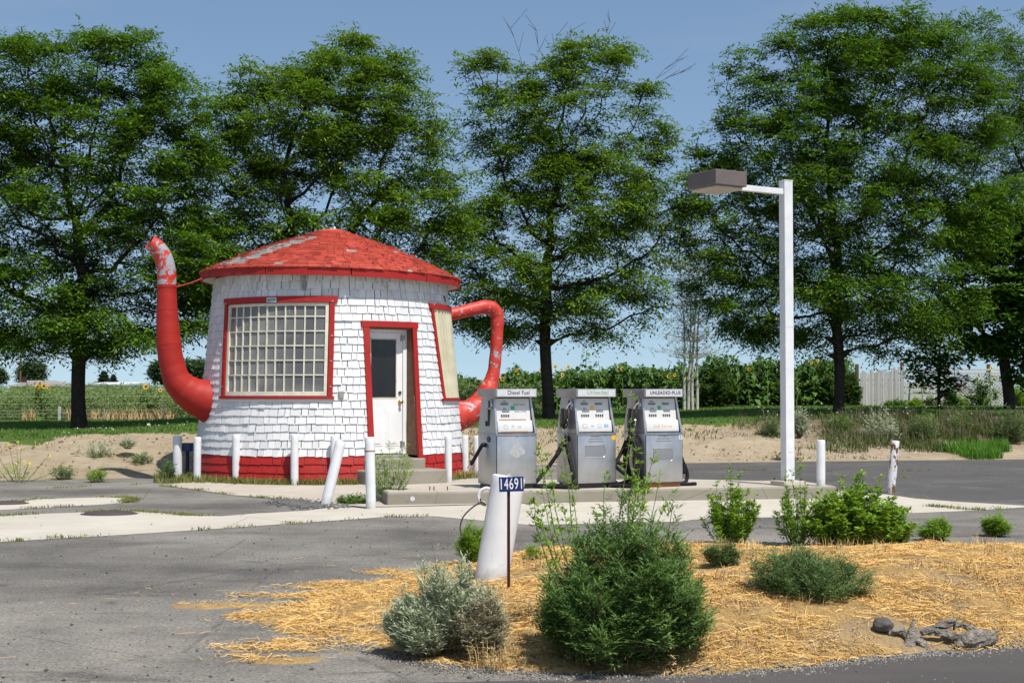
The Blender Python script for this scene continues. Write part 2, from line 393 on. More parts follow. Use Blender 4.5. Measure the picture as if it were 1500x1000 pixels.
xs = np.concatenate([np.linspace(-1500,-30,14), np.linspace(-25,-15.5,8), np.arange(-15,16.01,.14), np.linspace(17,30,8), np.linspace(40,1500,14)])
ys = np.concatenate([np.linspace(-40,20,6), np.arange(21,40.01,.16), np.linspace(42,90,12), np.linspace(110,2500,16)])
tag(grid('ground', xs, ys, z_base, GROUND), kind='structure')
def z_lawn(X, Y):
    k = tval(X, Y); z = zground(X, Y); n = vfbm(X, Y, 1.4, 4)
    return z+np.clip((k-1.0)*.45+n*.05, -.14, .05)
ys2 = np.arange(28, 56, .2)
tag(grid('lawn', np.concatenate([np.linspace(-30,-15,8), np.arange(-14.5,17,.2), np.linspace(18,34,8)]), ys2, z_lawn, LAWN), kind='structure')
# asphalt lot, one flat sheet
tag(grid('asphalt_lot', np.linspace(-60,60,25), np.linspace(-12,33.5,12), lambda X, Y: X*0, ASPHALT), kind='structure')
def sheet(name, pts, z, mat, amp=.02, sub=.12):
    P = []
    for i in range(len(pts)):
        a = Vector(pts[i]); b = Vector(pts[(i+1) % len(pts)]); n = max(1, int((b-a).length/sub))
        for k in range(n):
            p = a.lerp(b, k/n); p.x += fbm(p.x, p.y, 2.3)*amp*.6; p.y += fbm(p.x+9, p.y, 2.3)*amp; p.z = z; P.append(p)
    bm = bmesh.new(); vs = [bm.verts.new(p) for p in P]
    es = [bm.edges.new((vs[i], vs[(i+1) % len(vs)])) for i in range(len(vs))]
    bmesh.ops.triangle_fill(bm, edges=es, use_beauty=True)
    for f in bm.faces:
        if f.normal.z < 0: f.normal_flip()
    me = bpy.data.meshes.new(name); bm.to_mesh(me); bm.free()
    return tag(link(name, me, mat), kind='structure')
E = lambda *l: [gp(a, b) for a, b in l]
apron_low = E((-120,802),(0,794),(93,788),(187,783),(325,774),(410,768),(560,757.5),(636,756),(720,764),(777,769),(996,764),(1015,761),(1327,752),(1424,748),(1500,743),(1620,736))
apron_up = E((1620,733),(1500,740.5),(1404,735),(1340,730),(1298,724),(1225,718))
sheet('concrete_apron', apron_low+apron_up+E((1100,728),(800,737),(567,743),(485,743),(448,748),(373,752),(325,756),(280,755),(231,751),(187,748),(75,752),(0,755.7),(-120,764)), .004, CONCRETE)
sheet('concrete_pad', E((235,711),(283,716.5),(336,725),(395,729.6),(448,733),(478,741),(487,742.4),(567,742.4),(800,736.4),(1100,727.4),(1225,717.4),(1180,706),(1000,702),(800,703),(640,700),(460,699),(300,704)), .008, CONCRETE_PAD, .01)
sheet('concrete_strip', E((-120,744),(0,738),(56,731),(149,728),(187,729),(193,732),(183,736),(149,739),(37,745),(0,747),(-120,754)), .004, CONCRETE, .01)
sheet('street', E((-300,1010),(0,1003),(500,1002),(830,996),(1040,990),(1170,981),(1275,969),(1347,963),(1500,949),(1800,925))+[Vector((12,8,0)),Vector((12,-10,0)),Vector((-12,-10,0))], .004, ROAD, .035)
# straw mound beside the street
MP = [gp(*p).xy for p in ((345,903),(400,916),(440,930),(500,934),(560,950),(640,971),(760,981),(900,984),(980,985),(1170,973),(1275,959),(1347,954),(1500,941))]
MP = [tuple(p) for p in MP]+[(9.5,10.9),(9.5,13.6),(5.0,13.3),(3.6,13.2),(2.4,12.9),(1.0,13.2),(.25,13.6),(-.25,12.75),(-.62,12.45),(-1.04,11.3),(-1.3,10.6)]
def sdf(X, Y):
    d = np.full(X.shape, 1e9); ins = np.zeros(X.shape, bool)
    for i in range(len(MP)):
        ax, ay = MP[i]; bx, by = MP[(i+1) % len(MP)]; vx, vy = bx-ax, by-ay
        t = np.clip(((X-ax)*vx+(Y-ay)*vy)/(vx*vx+vy*vy), 0, 1); d = np.minimum(d, np.hypot(X-ax-t*vx, Y-ay-t*vy))
        c = ((ay > Y) != (by > Y)) & (X < (bx-ax)*(Y-ay)/(by-ay+1e-12)+ax); ins ^= c
    D = np.where(ins, d, -d)
    for px, py, rx, ry in ((367,966,.13,.07),(412,949,.20,.07),(440,941,.18,.08),(400,886,.42,.10),(520,858,.45,.16),(470,872,.40,.10),(600,838,.30,.14)):     # thin tongues and patches beside the mound
        c = gp(px, py); D = np.maximum(D, (1-np.hypot((X-c.x)/rx, (Y-c.y)/ry))*ry)
    return D
def mound_core(X, Y):
    d = sdf(X, Y)
    Hm = np.interp(X, [-1.6,-.9,-.2,.6,1.6,2.6,5], [.02,.035,.13,.20,.27,.27,.24])
    return d, Hm
def z_mound_np(X, Y, rough=True):
    d, Hm = mound_core(X, Y)
    n = vfbm(X, Y, 1.6, 5); d2 = d+.20*n+.02
    z = np.where(d2 > 0, Hm*(1-np.exp(-np.maximum(d2, 0)/.75))+.006, d2*.5)
    if rough: z = z+np.clip(d2*2, 0, 1)*(vfbm(X, Y, 3.5, 5)*.022+vfbm(X, Y, 14, 3)*.006)
    return np.maximum(z, -.06)
tag(grid('straw_mound', np.concatenate([np.arange(-2.6,5,.035), np.arange(5,9.6,.15)]), np.arange(7.3,14.0,.035), z_mound_np, MOUND), kind='structure')
def zm(x, y):
    return float(z_mound_np(np.array([[x]]), np.array([[y]]))[0, 0])
def on_mound(px, py):      # where the ray of a photo point meets the mound (calibration of plant positions)
    p = gp(px, py); 
    for _ in range(30): p = gp(px, py, max(0, .5*p.z+.5*max(0, zm(p.x, p.y))))
    return p
def on_ground(px, py):
    p = gp(px, py, .5)
    for _ in range(60):
        z = float(zground(np.float64(p.x), np.float64(p.y))); p = gp(px, py, .6*p.z+.4*min(max(z, 0), 1.2))
    return p
# ------------------------------------------------------------------ numpy foliage
def norm(a): return a/np.maximum(np.linalg.norm(a, axis=-1, keepdims=True), 1e-9)
def fronds(P, A, L, m=8, ll=.09, lw=.03, droop=.35, rng=RNG, flat=.3):
    """leaf sprays: P bases, A axes, L lengths; every spray carries m leaflets either side of a drooping axis"""
    n = len(P); s = (np.arange(m)+.6)/m
    b = norm(np.cross(A, np.array([0,0,1.0]))+1e-6)
    sg = np.where(np.arange(m) % 2 == 0, 1.0, -1.0)
    C = P[:, None]+A[:, None]*(s[None, :, None]*L[:, None, None]); C[..., 2] -= droop*(s**2)[None]*L[:, None]
    ax = A[:, None]+np.zeros((n, m, 3)); ax[..., 2] -= droop*2*s[None]
    ax = norm(ax)
    d = norm(b[:, None]*sg[None, :, None]*1.0+ax*.75+rng.normal(0, flat, (n, m, 3)))
    w = norm(np.cross(d, rng.normal(0, .30, (n, m, 3))+np.array([0,0,1.0])))
    l = ll*rng.uniform(.7, 1.25, (n, m, 1)); hw = lw*.5*rng.uniform(.7, 1.2, (n, m, 1))
    V = np.stack([C, C+d*l*.45+w*hw, C+d*l, C+d*l*.45-w*hw], 2).reshape(-1, 3)
    return V, np.arange(len(V)).reshape(-1, 4)
def blades(P, hgt, wid, lean=.35, rng=RNG, az=None, lie=False):
    n = len(P); az = rng.uniform(0, 2*PI, n) if az is None else az
    h = hgt*rng.uniform(.55, 1.2, n); ln = np.abs(rng.normal(0, lean, n))
    D = np.stack([np.cos(az), np.sin(az), np.zeros(n)], -1)
    S = np.stack([-np.sin(az), np.cos(az), np.zeros(n)], -1)*(wid*.5*rng.uniform(.7,1.3,n))[:, None]
    up = np.array([0,0,1.0])
    mid = P+up*(h*.55)[:, None]+D*(h*ln*.3)[:, None]; tip = P+up*(h*(1-ln*.2))[:, None]+D*(h*ln)[:, None]
    V = np.stack([P-S, P+S, mid+S*.8, mid-S*.8, tip+S*.12, tip-S*.12], 1).reshape(-1, 3)
    o = np.arange(n)[:, None]*6; Q = np.concatenate([o+np.array([[0,1,2,3]]), o+np.array([[3,2,4,5]])], 0)
    return V, Q
def lying(P, length, wid, zf, rng=RNG, tilt=.22, az=None):
    n = len(P); az = rng.uniform(0, 2*PI, n) if az is None else az; l = length*rng.uniform(.4, 1.4, n); tl = rng.normal(0, tilt, n)
    D = np.stack([np.cos(az), np.sin(az), tl], -1); S = np.stack([-np.sin(az), np.cos(az), rng.normal(0,.5,n)], -1)*(wid*.5)
    bend = np.stack([-np.sin(az), np.cos(az), .3+0*az], -1)*(l*rng.normal(0,.12,n))[:, None]
    a = P-D*(l*.5)[:, None]; c = P+D*(l*.5)[:, None]; b = P+bend
    V = np.stack([a-S, a+S, b+S, b-S, c+S, c-S], 1).reshape(-1, 3)
    o = np.arange(n)[:, None]*6; Q = np.concatenate([o+np.array([[0,1,2,3]]), o+np.array([[3,2,4,5]])], 0)
    return V, Q
def joinm(*vq):
    Vs, Qs, b = [], [], 0
    for V, Q in vq: Vs.append(V); Qs.append(Q+b); b += len(V)
    return np.concatenate(Vs), np.concatenate(Qs)
def twigs(A, B, ra, rb, n=5):
    """frustum edges A->B with radii"""
    T = norm(B-A); h = np.where(np.abs(T[:, 2:3]) < .9, np.array([[0,0,1.0]]), np.array([[1.0,0,0]]))
    U = norm(np.cross(T, h)); W = np.cross(T, U); t = np.arange(n)*2*PI/n
    ring = U[:, None]*np.cos(t)[None, :, None]+W[:, None]*np.sin(t)[None, :, None]
    V = np.concatenate([A[:, None]+ring*ra[:, None, None], B[:, None]+ring*rb[:, None, None]], 1).reshape(-1, 3)
    o = np.arange(len(A))[:, None, None]*2*n; k = np.arange(n)
    Q = (o+np.stack([k, (k+1) % n, n+(k+1) % n, n+k], -1)[None]).reshape(-1, 4)
    return V, Q
# ------------------------------------------------------------------ trees
def grow(att, stemnodes, step=.34, infl=3.2, kill=.62, rng=RNG, up=.12, iters=120):
    N = [np.array(p, float) for p in stemnodes]; par = [-1]+list(range(len(stemnodes)-1))
    A = att.copy(); nd = np.full(len(A), 1e9); ni = np.zeros(len(A), int)
    def upd(idx):
        nonlocal nd, ni
        for i in idx:
            d = np.linalg.norm(A-N[i], axis=1); m = d < nd; nd[m] = d[m]; ni[m] = i
    upd(range(len(N)))
    for _ in range(iters):
        if len(A) == 0: break
        act = nd < infl
        if not act.any(): break
        new = []
        for i in np.unique(ni[act]):
            v = norm(A[act & (ni == i)]-N[i]).sum(0)+rng.normal(0, .25, 3); v[2] += up
            v = v/max(np.linalg.norm(v), 1e-6); p = N[i]+v*step
            N.append(p); par.append(int(i)); new.append(len(N)-1)
        upd(new)
        keep = nd > kill; A = A[keep]; nd = nd[keep]; ni = ni[keep]
        if len(N) > 5200: break
    return np.array(N), np.array(par)
def radii(N, par, tip=.011, e=2.35, rmax=None):
    n = len(N); r = np.zeros(n)
    order = np.arange(n)[::-1]
    acc = np.zeros(n)
    for i in order:
        ri = max(tip, acc[i]**(1/e) if acc[i] > 0 else tip); r[i] = ri
        if par[i] >= 0: acc[par[i]] += ri**e
    return r
def tree(name, label, cat, px, py, Y, lobes, leaf, group, fork=2.2, lead=.6, natt=2200, nfr=19000, frl=.46, ll=.14, lw=.046, trunk_r=.17, bark=BARK, m=8, droop=.55, bare=None, seed=1, leandx=0, kill=.62, sigma=.17, dark_low=None):
    rng = np.random.default_rng(seed)
    base = dp(px, py, Y); k = F/Y
    root = empty(name, base, 0, label, cat, group)
    W = np.array([l[2]*l[3]*l[2] for l in lobes], float); cnt = np.maximum(30, (natt*W/W.sum()).astype(int))
    att = []
    for (cx, cy, rx, rz, *q), c in zip(lobes, cnt):
        u = norm(rng.normal(0, 1, (c, 3)))*(rng.uniform(0, 1, (c, 1))**.42)
        ry = q[0] if q else .85
        att.append(np.stack([(cx-px)/k+u[:, 0]*rx/k, u[:, 1]*rx/k*ry, (py-cy)/k+u[:, 2]*rz/k], -1))
    att = np.concatenate(att)
    top = max((py-l[1])/k for l in lobes)
    st = [np.array([leandx*(z/top)+.05*math.sin(z*1.3+seed), .05*math.cos(z*1.7+seed), z]) for z in np.arange(0, top*lead, .4)]
    N, par = grow(att, st, rng=rng, kill=kill, up=.30)
    N[len(st):] += rng.normal(0, .05, N[len(st):].shape)
    r = radii(N, par); sc = trunk_r/r[0]; r = np.where(r < .02, r, np.minimum(r*sc, .02+(r-.02)*1.6*sc)); r[:len(st)] = np.maximum(r[:len(st)], trunk_r*(1-.78*np.arange(len(st))/len(st)))
    r[0] *= 1.22; r[1] *= 1.06
    i = np.where(par >= 0)[0]
    V1, Q1 = twigs(N[par[i]], N[i], np.minimum(r[par[i]], r[i]*1.35 if False else r[par[i]]), r[i], 7)
    extra = []
    if bare:
        for (bx, by, dx, dy) in bare:
            p = np.array([(bx-px)/k, rng.normal(0, .4), (py-by)/k]); p = N[np.argmin(np.linalg.norm(N-p, axis=1))]; q = np.array([(dx-px)/k, p[1]+rng.normal(0,.2), (py-dy)/k])
            pts = [p+(q-p)*t+rng.normal(0,.05,3)*(t > 0) for t in np.linspace(0, 1, 6)]
            A = np.array(pts[:-1]); B = np.array(pts[1:]); extra.append(twigs(A, B, np.full(5,.006), np.full(5,.004), 4))
            for t in (2, 3, 4):
                a = pts[t]; b = a+(q-p)*.35*np.array([1,1,1])+np.array([rng.normal(0,.25),0,0]); extra.append(twigs(a[None], b[None], np.array([.006]), np.array([.004]), 4))
    V1, Q1 = joinm((V1, Q1), *extra) if extra else (V1, Q1)
    npmesh('trunk', V1, Q1, bark, root, True)
    thin = np.where((r < .034) & (np.arange(len(N)) >= len(st)))[0]
    w = np.where(r[thin] < .016, 1.0, .35); w = w*(.10+rng.uniform(0, 1, len(thin))**2.1); w /= w.sum()
    pick = rng.choice(thin, nfr, p=w)
    pd = norm(N[pick]-N[np.maximum(par[pick], 0)])
    P = N[pick]+rng.normal(0, sigma, (nfr, 3))*np.array([1.25,1.25,.55])
    az = rng.uniform(0, 2*PI, nfr)
    A = norm(np.stack([np.cos(az), np.sin(az), rng.normal(.16, .32, nfr)], -1)+pd*.9)
    L = frl*rng.uniform(.55, 1.3, nfr)
    V2, Q2 = fronds(P, A, L, m, ll, lw, droop, rng)
    npmesh('crown', V2, Q2, leaf, root)
    return root
GL = 'locust trees standing on the lawn'
T1 = [(270,250,60,60),(140,75,60,45),(20,80,60,50),(130,480,165,55),(20,485,130,50),(260,440,90,55),(60,330,150,190),(180,260,140,160),(40,160,150,110),(150,120,130,80),(-60,300,150,200),(240,380,110,100),(60,460,120,50),(-40,470,110,50),(215,470,110,45)]
T2 = [(600,110,50,45),(620,190,60,55),(640,260,60,50),(650,350,65,45),(300,300,70,60),(520,85,60,50),(560,120,70,60),(470,110,55,50),(450,190,140,110),(380,260,120,140),(500,130,110,85),(560,170,90,80),(560,300,100,90),(430,380,140,110),(330,400,100,100),(600,400,80,70),(350,170,70,80),(470,470,170,40)]
T3 = [(960,190,50,50),(700,110,45,40),(660,330,60,45),(1000,300,60,50),(690,200,45,40),(885,85,45,60),(780,110,50,45),(840,75,35,50),(800,200,105,105),(740,140,65,70),(880,120,75,85),(850,300,140,80),(730,330,100,75),(920,230,80,90),(800,420,150,60),(680,400,70,55),(940,420,70,60),(720,465,90,40),(900,470,85,42),(640,290,35,70),(975,350,50,55)]
T4 = [(1430,300,80,80),(1420,60,70,60),(1020,300,60,55),(1050,220,55,50),(1310,455,140,65),(1120,455,110,55),(1220,250,180,170),(1300,90,150,90),(1130,140,85,110),(1390,160,100,130),(1120,330,120,100),(1350,350,120,110),(1230,430,160,65),(1080,420,90,70),(1190,60,80,70),(1390,450,70,40),(1110,490,70,28),(1030,390,50,50),(1190,505,90,22)]
def allow(): pass
tree('locust_tree', 'broad dark locust tree with thick trunk at left end of the lawn', 'tree', 117, 626, 33.5, T1, LOCUST, GL, lead=.42, natt=3100, nfr=25500, trunk_r=.165, seed=3)
tree('locust_tree', 'locust tree rising directly behind the red roof of the teapot building', 'tree', 446, 622, 35.5, T2, LOCUST_L, GL, lead=.38, natt=2800, nfr=21500, trunk_r=.16, seed=5)
tree('locust_tree', 'airy locust tree with bare top twigs behind the diesel and unleaded pumps', 'tree', 801, 613, 38, T3, LOCUST_L, GL, lead=.42, natt=2600, nfr=16500, trunk_r=.155, seed=8, bare=[(770,75,740,18),(790,70,775,30),(900,60,893,18),(820,60,842,32),(955,110,1005,75),(960,130,1015,95),(800,75,815,38)])
tree('locust_tree', 'tall dense locust tree behind the white lamp post', 'tree', 1227, 609, 38.5, T4, LOCUST, GL, lead=.40, natt=3500, nfr=29000, trunk_r=.145, seed=13)
tree('locust_tree', 'locust tree whose crown leans in at the upper right edge', 'tree', 1640, 606, 58, [(1470,210,80,90),(1450,90,70,70),(1620,200,170,210),(1530,120,90,120),(1500,300,80,70),(1700,300,150,200)], LOCUST, GL, lead=.5, natt=2600, nfr=24000, frl=.6, ll=.17, lw=.05, sigma=.26, trunk_r=.2, seed=17)
tree('broadleaf_tree', 'low leafy dark tree with forked trunk at right edge of the lawn', 'tree', 1478, 604, 42, [(1490,390,90,90),(1440,330,70,60),(1540,400,100,120),(1440,440,70,50),(1500,490,90,45),(1400,470,40,25),(1560,500,60,50)], MAPLE, None, lead=.4, natt=1500, nfr=15000, frl=.30, ll=.17, lw=.11, m=5, trunk_r=.17, seed=21, leandx=-.3)
tree('young_tree', 'slim young tree in front of the broken rail fence', 'tree', 1378, 602, 43, [(1378,530,46,30),(1400,500,30,28),(1355,505,30,24),(1385,560,30,20),(1375,485,30,25)], MAPLE, None, lead=.75, natt=420, nfr=900, frl=.2, ll=.16, lw=.10, m=4, trunk_r=.05, seed=23, kill=.35)
def birch():
    base = dp(1012, 602, 47); k = F/47; rng = np.random.default_rng(31)
    root = empty('birch_tree', base, 0, 'thin pale birch clump with several white stems behind the right pump', 'tree')
    mb = MB(); tips = []
    for (a, b) in ((1004,-.06),(1010,0),(1015,.05),(1020,.1)):
        x0 = (a-1012)/k; pts = [(x0+b*t*2.2+.05*math.sin(t*5+a), .1*math.sin(a)+.1*t, t*4.6) for t in np.linspace(0, 1, 9)]
        mb.tube(pts, [.055*(1-.8*i/8) for i in range(9)], 7); tips += pts[3:]
    mb.build('trunk', BIRCH, root, True)
    A, B = [], []
    for p in tips:
        for _ in range(9):
            v = np.array([rng.normal(0,.55), rng.normal(0,.45), rng.uniform(.1,.75)]); A.append(np.array(p)); B.append(np.array(p)+v)
    A, B = np.array(A), np.array(B)
    V, Q = twigs(A, B, np.full(len(A),.010), np.full(len(A),.004), 4); npmesh('twigs', V, Q, BIRCH, root)
    n = 1500; i = rng.integers(0, len(A), n); t = rng.uniform(.35, 1.1, (n,1)); P = A[i]+(B[i]-A[i])*t+rng.normal(0,.07,(n,3))
    V, Q = fronds(P, norm(rng.normal(0,1,(n,3))), np.full(n,.18), 5, .065, .045, .3, rng); npmesh('crown', V, Q, POPLAR, root)
birch()
# far trees
def fartree(name, label, px, pb, ptop, w, Y, mat, seed, cone=False, n=2600):
    rng = np.random.default_rng(seed); base = dp(px, pb, Y); k = F/Y; h = (pb-ptop)/k; R = w/2/k
    root = empty(name, base, 0, label, 'tree', 'trees far beyond the field')
    mb = MB(); mb.tube([(0,0,-.6),(0,0,h*.5),(R*.05,0,h*.92)], [R*.07,R*.05,R*.015], 7); mb.build('trunk', BARK, root, True)
    if cone:
        z = rng.uniform(.02, 1, n)**1.1; rr = R*(1-z)**.85*(.75+.25*np.sin(z*40))*rng.uniform(.3,1,n)**.5; az = rng.uniform(0,2*PI,n)
        P = np.stack([rr*np.cos(az), rr*np.sin(az), z*h], -1); A = norm(np.stack([np.cos(az), np.sin(az), -.15+0*az], -1))
    else:
        c = [(rng.uniform(-.55,.55), rng.uniform(-.5,.5), rng.uniform(.35,.8), rng.uniform(.25,.48)) for _ in range(13)]
        i = rng.integers(0, len(c), n); C = np.array(c)[i]; u = norm(rng.normal(0,1,(n,3)))*(rng.uniform(0,1,(n,1))**.3)
        P = np.stack([(C[:,0]+u[:,0]*C[:,3])*R, (C[:,1]+u[:,1]*C[:,3])*R, (C[:,2]+u[:,2]*C[:,3]*.55)*h], -1); P[:,2] = np.maximum(P[:,2], .12*h); A = norm(rng.normal(0,1,(n,3)))
    V, Q = fronds(P, A, np.full(n, R*.16), 5, R*.11, R*.06, .3, rng); npmesh('crown', V, Q, mat, root)
fartree('far_tree', 'rounded far tree just left of the red spout', 262, 585, 524, 120, 110, FARTREE, 41, n=4200)
fartree('far_tree', 'loose grey green far tree above the tiled house roof', 47, 572, 527, 58, 130, FARTREE, 42)
fartree('conifer', 'dark pointed conifer, the taller of the pair beside the white shed', 152, 575, 543, 36, 125, CONIFER, 43, True)
fartree('conifer', 'dark pointed conifer, the shorter right one of the pair by the white shed', 166, 575, 548, 26, 126, CONIFER, 44, True)
fartree('far_tree', 'far tree cut by the left edge of the view', -12, 575, 535, 60, 125, FARTREE, 45)
fartree('far_tree', 'distant bluish tree showing above the sunflowers right of the birch', 1072, 600, 535, 70, 95, FARTREE, 46)
fartree('far_tree', 'distant bushy tree in the gap right of the teapot building', 688, 600, 553, 46, 100, FARTREE, 47)
# far buildings
def far_house():
    Y = 100; b = dp(66, 575, Y); k = F/Y
    root = empty('house', (b.x, Y, .9), 0, 'low far house with grey brown hipped roof and chimney beyond the field', 'house')
    z0 = 0; z1 = (575-566)/k+.6; z2 = (575-557)/k+.6; w = 34/k*1.0
    mb = MB(); mb.box((0,0,z1/2), (w*1.9,5,z1)); mb.build('wall', WALLFAR, root)
    mb = MB(); e = w*1.04
    mb.add([(-e,-2.9,z1),(e,-2.9,z1),(e,2.9,z1),(-e,2.9,z1),(-e*.75,0,z2),(e*.45,0,z2)], [(0,1,5,4),(1,2,5),(2,3,4,5),(3,0,4),(3,2,1,0)])
    rf = mb.build('roof', ROOFGREY, root)
    mb = MB(); mb.box((-e*.68,-.9,z2-.05), (.24,.3,.6)); mb.build('chimney', BARK, rf)
far_house()
def far_shed():
    Y = 95; b = dp(170, 575, Y); k = F/Y; root = empty('shed', (b.x, Y, .9), 0, 'long white far shed with pale flat roof between trunk and spout', 'shed')
    mb = MB(); mb.box((0,0,.55), (62/k,4,1.1)); mb.build('wall', WALLFAR, root)
    mb = MB(); mb.hexa([(-32/k,-2.2,1.1),(32/k,-2.2,1.1),(32/k,2.2,1.1),(-32/k,2.2,1.1),(-32/k,-2.2,1.18),(32/k,-2.2,1.18),(32/k,2.2,1.32),(-32/k,2.2,1.32)]); mb.build('roof', WALLFAR, root)
far_shed()
def utility_pole():
    Y = 110; b = dp(29.5, 585, Y); k = F/Y; root = empty('utility_pole', (b.x, Y, .9), 0, 'far brown utility pole above the field at left', 'utility pole')
    mb = MB(); mb.tube([(0,0,0),(0,0,3.2)], [.09,.07], 8); mb.build('pole', POSTBROWN, root)
    mb = MB(); mb.box((0,0,2.95), (.7,.08,.09)); mb.build('crossarm', POSTBROWN, root)
utility_pole()
# ------------------------------------------------------------------ teapot building
TC = dp(485, 575, 25.7); TC.z = 0
PHI = math.atan2(TC.x*-1, TC.y)           # its front turned to the street corner
DC = math.hypot(TC.x, TC.y)
def R(z): return 2.41-.33*(z/3.47)+.035*max(0, 1-z/.9)**2
def pol(a, z, off=0.0):
    r = R(z)+off; return Vector((r*math.sin(a), -r*math.cos(a), z))
TP = empty('teapot_building', TC, PHI, 'round white shingled teapot shaped building with red cone roof, spout and handle', 'building')
def vplane(px, py, az):
    """local (s, z) where a photo ray meets the vertical plane through the building's axis at azimuth az"""
    d = Vector(ray(px, py)); a = az+PHI
    u = Vector((math.sin(a), -math.cos(a), 0)); n = Vector((u.y, -u.x, 0))
    t = n.dot(TC-Vector((0,0,HC)))/n.dot(d); p = Vector((0,0,HC))+d*t
    return (p-TC).dot(u), p.z
A0 = rad(27.5)
def lerp(a, b, t): return a+(b-a)*t
class Op: pass
W1 = Op(); W1.z0 = 1.40; W1.z1 = 3.085; W1.l = lambda z: rad(lerp(-53, -57, (z-1.4)/1.69)); W1.r = lambda z: rad(lerp(.6, 1.6, (z-1.4)/1.69))
W2 = Op(); W2.z0 = 1.36; W2.z1 = 3.05; W2.l = lambda z: rad(lerp(57.2, 52.2, (z-1.36)/1.69)); W2.r = lambda z: rad(lerp(112, 114, (z-1.36)/1.69))
DR = Op(); DR.z0 = -1; DR.z1 = 2.68
DR.l = lambda z: A0-math.asin(.50/R(z)); DR.r = lambda z: A0+math.asin(.50/R(z))
OPS = [W1, W2, DR]
INS = .05       # openings end inside the frame boards
def shingles(rows, zb, sp, op=True, wmin=.11, wmax=.24, seed=1, thick=.020, ragged=.012):
    rng = random.Random(seed); mb = MB()
    for i in range(rows):
        z0 = zb+i*sp; z1 = z0+sp*1.18
        zc = z0+sp*.5; cuts = []
        for o in OPS:
            if o.z0-.01 < z0+sp and o.z1+.01 > z0: cuts += [o.l(zc)+INS/R(zc), o.r(zc)-INS/R(zc)]
        a = -PI+rng.uniform(0, .1); br = [a]
        while a < PI:
            a += rng.uniform(wmin, wmax)/R(zc); br.append(a)
        br = sorted([b for b in br if all(abs(b-c) > .022 for c in cuts)]+cuts)
        wob = [rng.uniform(-.006, .006) for _ in range(64)]
        for k in range(len(br)-1):
            if rng.random() < .004: continue
            g = rng.uniform(.002, .0075); aL = br[k]+g/2.3; aR = br[k+1]-g/2.3; am = (aL+aR)/2
            zz0 = z0+rng.uniform(-ragged, ragged)+(.006*math.sin(am*3+i*.6))+wob[k % 64]; zz1 = min(z1, 3.50)
            skip = False
            for o in OPS:
                if o.l(zc)+INS/R(zc)-.004 < am < o.r(zc)-INS/R(zc)+.004:
                    lo, hi = o.z0+INS, o.z1-INS
                    if zz0 >= hi or z0+sp <= lo: continue
                    if z0+sp > hi and zz0 < hi: zz0 = hi
                    elif zz0 < lo and z0+sp > lo: zz1 = lo
                    else: skip = True
            if skip: continue
            t0 = thick+rng.uniform(-.003, .007); o0 = .014+rng.uniform(0, .004); tl = rng.uniform(-.006, .006)/R(zc)*1.5
            if rng.random() < .05: o0 += .012
            d0 = rng.uniform(-.006,.006)
            p = [pol(aL+tl, zz0+d0, o0-t0*.7), pol(aR+tl, zz0-d0, o0-t0*.7), pol(aR, zz1, -.006), pol(aL, zz1, -.006)]
            q = [pol(aL+tl, zz0+d0, o0+t0*.3), pol(aR+tl, zz0-d0, o0+t0*.3), pol(aR, zz1, .003), pol(aL, zz1, .003)]
            mb.hexa([p[0], p[1], p[2], p[3], q[0], q[1], q[2], q[3]])
    return mb
# backing wall, open at windows and door
def backing():
    mb = MB(); zs = sorted({0, .455, W1.z0+INS, W1.z1-INS, W2.z0+INS, W2.z1-INS, DR.z1-INS, 3.5, .9, 1.9, 2.4}); na = 180
    for j in range(len(zs)-1):
        zm_ = (zs[j]+zs[j+1])/2; cuts = []
        for o in OPS:
            if o.z0+INS < zm_ < o.z1-INS: cuts.append(o)
        for k in range(na):
            pa = []
            a0, a1 = -PI+2*PI*k/na, -PI+2*PI*(k+1)/na; am = (a0+a1)/2
            if any(o.l(zm_)+INS*1.0/R(zm_) < am < o.r(zm_)-INS/R(zm_) for o in cuts): continue
            mb.add([pol(a0, zs[j], -.012), pol(a1, zs[j], -.012), pol(a1, zs[j+1], -.012), pol(a0, zs[j+1], -.012)], [(0,1,2,3)])
    return mb
backing().build('wall_core', WOOD_GREY, TP, True)
shingles(23, .455, .1318, seed=4, wmin=.085, wmax=.19, thick=.017, ragged=.006).build('wall', WHITE_SH, TP)
shingles(4, -.085, .135, seed=9, wmin=.15, wmax=.29, ragged=.005).build('wall_base', RED_BASE, TP, label='red painted shingle skirt at the foot of the wall')
def patch(mb, fn, o0, o1, nu, nv, m=0):
    vs = []
    for off in (o0, o1):
        for j in range(nv+1):
            for i in range(nu+1):
                a, z = fn(i/nu, j/nv); vs.append(pol(a, z, off))
    n = (nu+1)*(nv+1); ix = lambda i, j, s: s*n+j*(nu+1)+i; fs = []
    for j in range(nv):
        for i in range(nu):
            fs.append((ix(i,j,1), ix(i+1,j,1), ix(i+1,j+1,1), ix(i,j+1,1))); fs.append((ix(i,j,0), ix(i,j+1,0), ix(i+1,j+1,0), ix(i+1,j,0)))
    for i in range(nu):
        fs.append((ix(i,0,0), ix(i+1,0,0), ix(i+1,0,1), ix(i,0,1))); fs.append((ix(i,nv,0), ix(i,nv,1), ix(i+1,nv,1), ix(i+1,nv,0)))
    for j in range(nv):
        fs.append((ix(0,j,0), ix(0,j,1), ix(0,j+1,1), ix(0,j+1,0))); fs.append((ix(nu,j,0), ix(nu,j+1,0), ix(nu,j+1,1), ix(nu,j,1)))
    mb.add(vs, fs, m)
def sub(o, u0, u1, v0, v1):
    """sub-rectangle of an opening in fractions"""
    def fn(u, v):
        z = lerp(o.z0, o.z1, lerp(v0, v1, v)); return lerp(o.l(z), o.r(z), lerp(u0, u1, u)), z
    return fn
